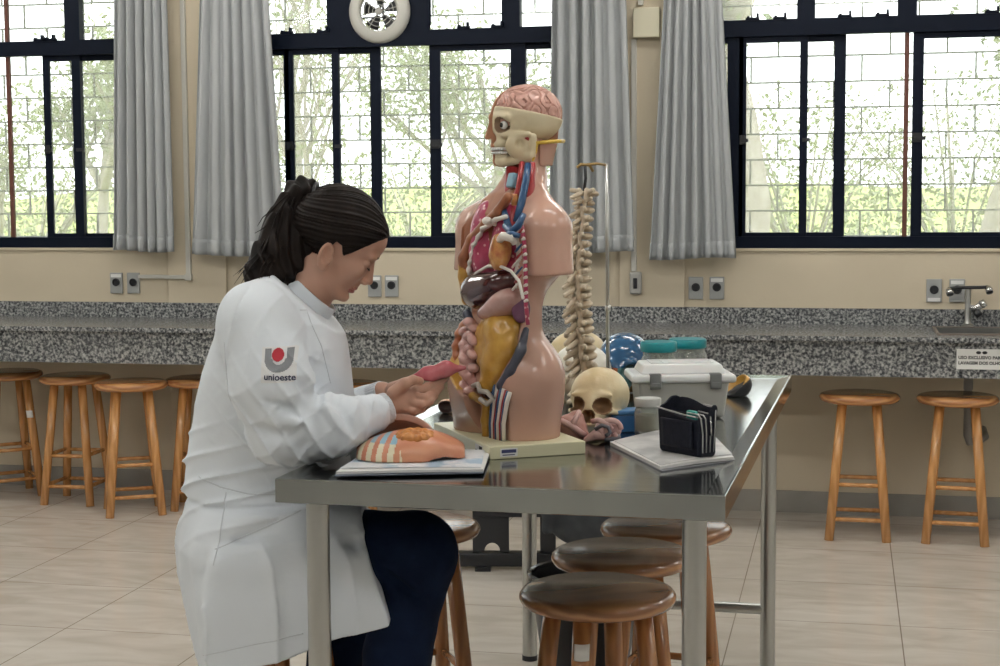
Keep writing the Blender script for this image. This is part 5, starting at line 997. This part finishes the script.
def coatf(P):
    z = P[...,2]; t = torso_coat(P); t = smin(t, cap(P, q(256,318,3.21), q(272,312,3.50), .075,.075), .05)
    lap = un(.03, cap(P, hipN, skN, .118,.112), cap(P, hipF, skF, .108,.100)); panel = smax(smax(np.abs(P[...,1]+.160)-.078, P[...,2]-hipN[2]-.02, .05), -.10-P[...,0], .05); lap = smin(lap, panel, .02); lap = smax(lap, (P[...,0]-np.interp(z,[q(0,640)[2],q(0,606)[2],q(0,505)[2]],[q(404,606)[0],q(396,606,3.26)[0],q(365,505,3.26)[0]])), .008); t = smin(t, lap, .05)
    t = t+.006*np.exp(-((z-q(0,494)[2]-.03*(P[...,0]))/.006)**2)*.9      # waist seam
    arm = un(.03, cap(P, q(258,330,3.185), q(270,385,3.135), .082,.078), cap(P, q(270,385,3.135), elN, .078,.066)); fore = un(.02, cap(P, elN, q(335,425,3.165), .067,.058), cap(P, q(335,425,3.165), q(374,413,3.215), .054,.038), ell(P, q(312,438,3.15),(.062,.048,.040)))
    sl_ = smin(arm, fore, .018); armf = un(.03, cap(P, shF, elF, .072,.062), cap(P, elF, q(372,402,3.45), .060,.040))
    d = smin(smin(t, sl_, .022), armf, .022)
    for a, b, w_, am in FQ: d = d+1.5*fold(P,a,b,w_,am)
    x, y = P[...,0], P[...,1]; rid = lambda v: (1-np.abs(np.sin(v)))**3
    ge = np.exp(-(np.linalg.norm(P-elN-np.array((.01,0,.015)),axis=-1)/.115)**2); d = d-.0125*ge*rid(52*x+34*z+2.6*wob(P,13,3))-.007*ge*rid(38*z-30*x+2.2*wob(P,17,1))
    gw = np.exp(-((z-q(0,470)[2])/.085)**2)*(fore > .02); d = d-.0100*gw*rid(48*z-16*x+9*y+2.2*wob(P,10,6))
    gs = np.clip((q(0,500)[2]-z)/.10,0,1); d = d-.0095*gs*rid(17*x+15*y+5*z+1.6*wob(P,7,4)+.6)
    gu = np.exp(-(np.linalg.norm(P-q(252,330,3.15),axis=-1)/.10)**2); d = d-.006*gu*rid(40*x-20*z+2*wob(P,12,8))
    gf = np.exp(-(np.linalg.norm(P-q(352,420,3.17),axis=-1)/.06)**2); d = d-.006*gf*rid(75*x-28*z+2*wob(P,18,9))
    d = d+.0026*wob(P,24,2)+.0014*wob(P,60,5)
    ch = (P-NC)@NN; nr = np.linalg.norm(P-NC-ch[...,None]*NN,axis=-1); d = smin(d, smax(smax(nr-.066+.06*ch, ch+.012, .006), -.12-ch, .01), .02); d = smax(d, ch+.020, .004); d = smax(d, -smax(nr-.055, -.05-ch, .004), .004)
    hem = ((P-hemA)@hn)+.004*np.sin(P[...,0]*30+P[...,1]*14); d = smax(d, hem, .003)
    c0 = q(250,585,3.36); hollow = chain(P, [q(262,640,3.36), q(300,600,3.36)], [.10,.10]); hollow = smax(hollow, -(hem+.16), .01); d = smax(d, -hollow, .005)
    return smax(d, P[...,0]-(q(392,410,3.2)[0]) , .01)
cme = sdf(coatf, (-.22,-.36,.36),(.27,.40,1.30), .0042, S['coat'], 'lab_coat', margin=1.7); coat = obj('lab_coat', cme, None, person)
bvh = BVHTree.FromPolygons([v.co.copy() for v in cme.vertices], [tuple(p.vertices) for p in cme.polygons])
def onto(p, off=.0012):            # nearest coat surface seen from the near side
    h = bvh.ray_cast(Vector((p[0],-.6,p[2])), Vector((0,1,0)));
    return (h[0]+Vector((0,-off,0))) if h[0] else Vector(p)
# collar: stand-up band
def collarf(P):
    ch = (P-NC)@NN; nr = np.linalg.norm(P-NC-ch[...,None]*NN,axis=-1); R_ = .0605-.10*ch; d = smax(np.abs(nr-R_)-.0024, np.abs(ch+.030)-.034, .002)
    a_ = (P-NC)@np.array((.733,0,-.68)); return smax(d, -smax(np.abs(P[...,1]-.01)-.006-.10*np.clip(ch+.06,0,1), -a_, .001), .002)
obj('collar', sdf(collarf, NC-.12, NC+.10, .0024, S['coat'], 'collar', margin=2), None, person)
# cuffs
for nm, a, b, r in (('cuff', q(370,415,3.212), q(389,407,3.233), .036),('cuff', q(368,402,3.452), q(384,394,3.428), .035)):
    def cf(P, a=a, b=b, r=r):
        ax = (b-a)/np.linalg.norm(b-a); h = (P-a)@ax; rad = np.linalg.norm(P-a-h[...,None]*ax,axis=-1); ang = np.arctan2((P-a)[...,1],(P-a)[...,2]); R_ = r-.10*h+.0009*np.sin(ang*44); return smax(smax(np.abs(rad-R_+.003)-.003, -h-.004, .002), h-np.linalg.norm(b-a), .003)
    obj(nm, sdf(cf, np.minimum(a,b)-.06, np.maximum(a,b)+.06, .0022, S['cuff'], 'cuff', margin=2), None, person)
def drape(px0, px1, py0, py1, d): pass
# seams and pocket on the coat, laid on its surface
SM = mat('coat_seam', (.62,.655,.70), .85)
def seam(pts_, r=.0014, n=26, nm='seam'):
    P_ = []; pts_ = [np.array(p, float) for p in pts_]
    for i in range(len(pts_)-1):
        for t in np.linspace(0,1,n//(len(pts_)-1), endpoint=False): x, y = pts_[i]*(1-t)+pts_[i+1]*t; P_.append(onto(q(x,y,3.16), .0002))
    P_.append(onto(q(*pts_[-1],3.16), .0002)); m = MB(); m.tube(P_, r, 5); obj(nm, m, SM, coat, smooth=True)
seam([(190,484),(215,492),(245,497),(278,498)]); seam([(222,497),(220,540),(216,562)]); seam([(216,548),(250,534),(300,512)]); seam([(228,340),(231,375),(240,420),(255,452)]); seam([(202,652),(250,641),(306,628)], .0010)
seam([(300,310),(318,350),(326,388)], .0010)
# emblem on the sleeve -------------------------------------------------
emb = bpy.data.objects.new('sleeve_emblem', None); COL.objects.link(emb); emb.parent = coat
def patch(name, px0, py0, px1, py1, m_, mask=None, off=.0016, n=28):
    mb = MB(); a, b = q(px0,py0,3.1), q(px1,py1,3.1)
    for i in range(n):
        for j in range(n):
            cs_ = [((i+di)/n, (j+dj)/n) for di, dj in ((0,0),(1,0),(1,1),(0,1))]
            if mask is not None and not mask((i+.5)/n, (j+.5)/n): continue
            mb.add([onto((a[0]+(b[0]-a[0])*u, 0, a[2]+(b[2]-a[2])*v), off) for u, v in cs_], [(0,3,2,1)])
    o = obj(name, mb, m_, emb, smooth=False); s = o.modifiers.new('thick','SOLIDIFY'); s.thickness = .0006; return o
GR = mat('grey_emblem_thread', (.20,.21,.23), .7); RD = mat('red_emblem_thread', (.42,.012,.03), .7)
patch('patch_base', 264, 346, 298, 380, mat('white_patch',(.76,.77,.78),.8), None, .0008, 12)
def umask(u, v):
    x, y = u-.5, v; 
    if y < .44: return .27 < abs(x) < .5
    r = math.hypot(x, (y-.44)/.56*.5*1.0); return .22 < r < .5
patch('emblem_shape', 267, 347.5, 294.5, 370, GR, umask, .0016, 44)
patch('emblem_dot', 272.8, 345.8, 286.8, 361, RD, lambda u, v: math.hypot(u-.5,v-.5) < .42, .0026, 26)
tm = text_mesh('unioeste', .0175, .0, 'LEFT', .0004); tm.materials.append(mat('navy_emblem_thread',(.02,.025,.07),.7)); a = q(267.5,376.8,3.1)
bmm = bmesh.new(); bmm.from_mesh(tm); bmesh.ops.subdivide_edges(bmm, edges=[e for e in bmm.edges if e.calc_length() > .004], cuts=1); bmm.to_mesh(tm); bmm.free()
for v in tm.vertices: v.co = onto((a[0]+v.co.x*.98, 0, a[2]+v.co.y+.10*v.co.x*-.6), .0022)
link('emblem_lettering', tm, emb)
# ---- jeans, shoes
def jeansf(P):
    d = un(.03, chain(P,[hipN, knN, q(397,655,3.23), anN],[.085,.080,.070,.052], .015), chain(P,[hipF, knF, q(338,655,3.48), anF],[.096,.078,.066,.052], .015), ell(P, pel,(.125,.165,.095)))
    k_ = knN; d = d+.0030*wob(P,34,1)+.002*wob(P,75,4)
    for i in range(4): a_ = q(372+9*i,560+8*i,3.16); b_ = q(404+6*i,590+3*i,3.16); d = d+fold(P,a_,b_,.010,-.005)
    return smax(d, P[...,2]-q(0,500)[2]-.06, .01)
obj('jeans', sdf(jeansf, (-.18,-.26,.14),(.36,.28,.92), .005, S['jeans'], 'jeans', margin=1.8), None, person)
m = MB(); jl = [q(372,522,3.12), q(404,530,3.12), q(432,556,3.12), q(424,600,3.14), q(416,665,3.15)]
for an in (anN, anF):
    def sf(P, an=an): return smax(un(.02, ell(P, an+(.055,0,-.045),(.115,.042,.035)), cap(P, an+(0,0,.0), an+(0,0,-.05),.042,.04)), -(P[...,2]-(an[2]-.075)), .004)
    obj('shoe', sdf(sf, an-(.1,.08,.12), an+(.22,.08,.08), .005, S['shoe'], 'shoe'), None, person)
# ---- the red piece in her hands (held, so a thing of its own)
hc = pt(428,378,3.275); held = thing('organ_piece', 'glossy crimson-pink organ piece held in the woman\'s hands', 'anatomical model', tuple(to_w(hc)), CYAW)
hq = lambda x, y, d=3.275: pt(x,y,d)-hc
def heldf(P):
    d = un(.012, cap(P, hq(410,383), hq(428,375), .013,.0165), cap(P, hq(428,375), hq(446,369), .0165,.0155), cap(P, hq(446,369), hq(464,368,3.29), .0150,.0045)); d2 = P.copy(); 
    s = (P-hq(430,378))@np.array((.20,0,.98)); d = smax(d, -(s+.006), .006); return np.maximum(d, 0*d-1)+.0006*wob(P,120)
obj('organ', sdf(heldf, (-.09,-.05,-.05),(.12,.06,.06), .0025, mat('glossy_crimson_piece',(.42,.075,.10),.22,c2=(.50,.13,.15),scale=30,coat=.5), 'organ'), None, held)
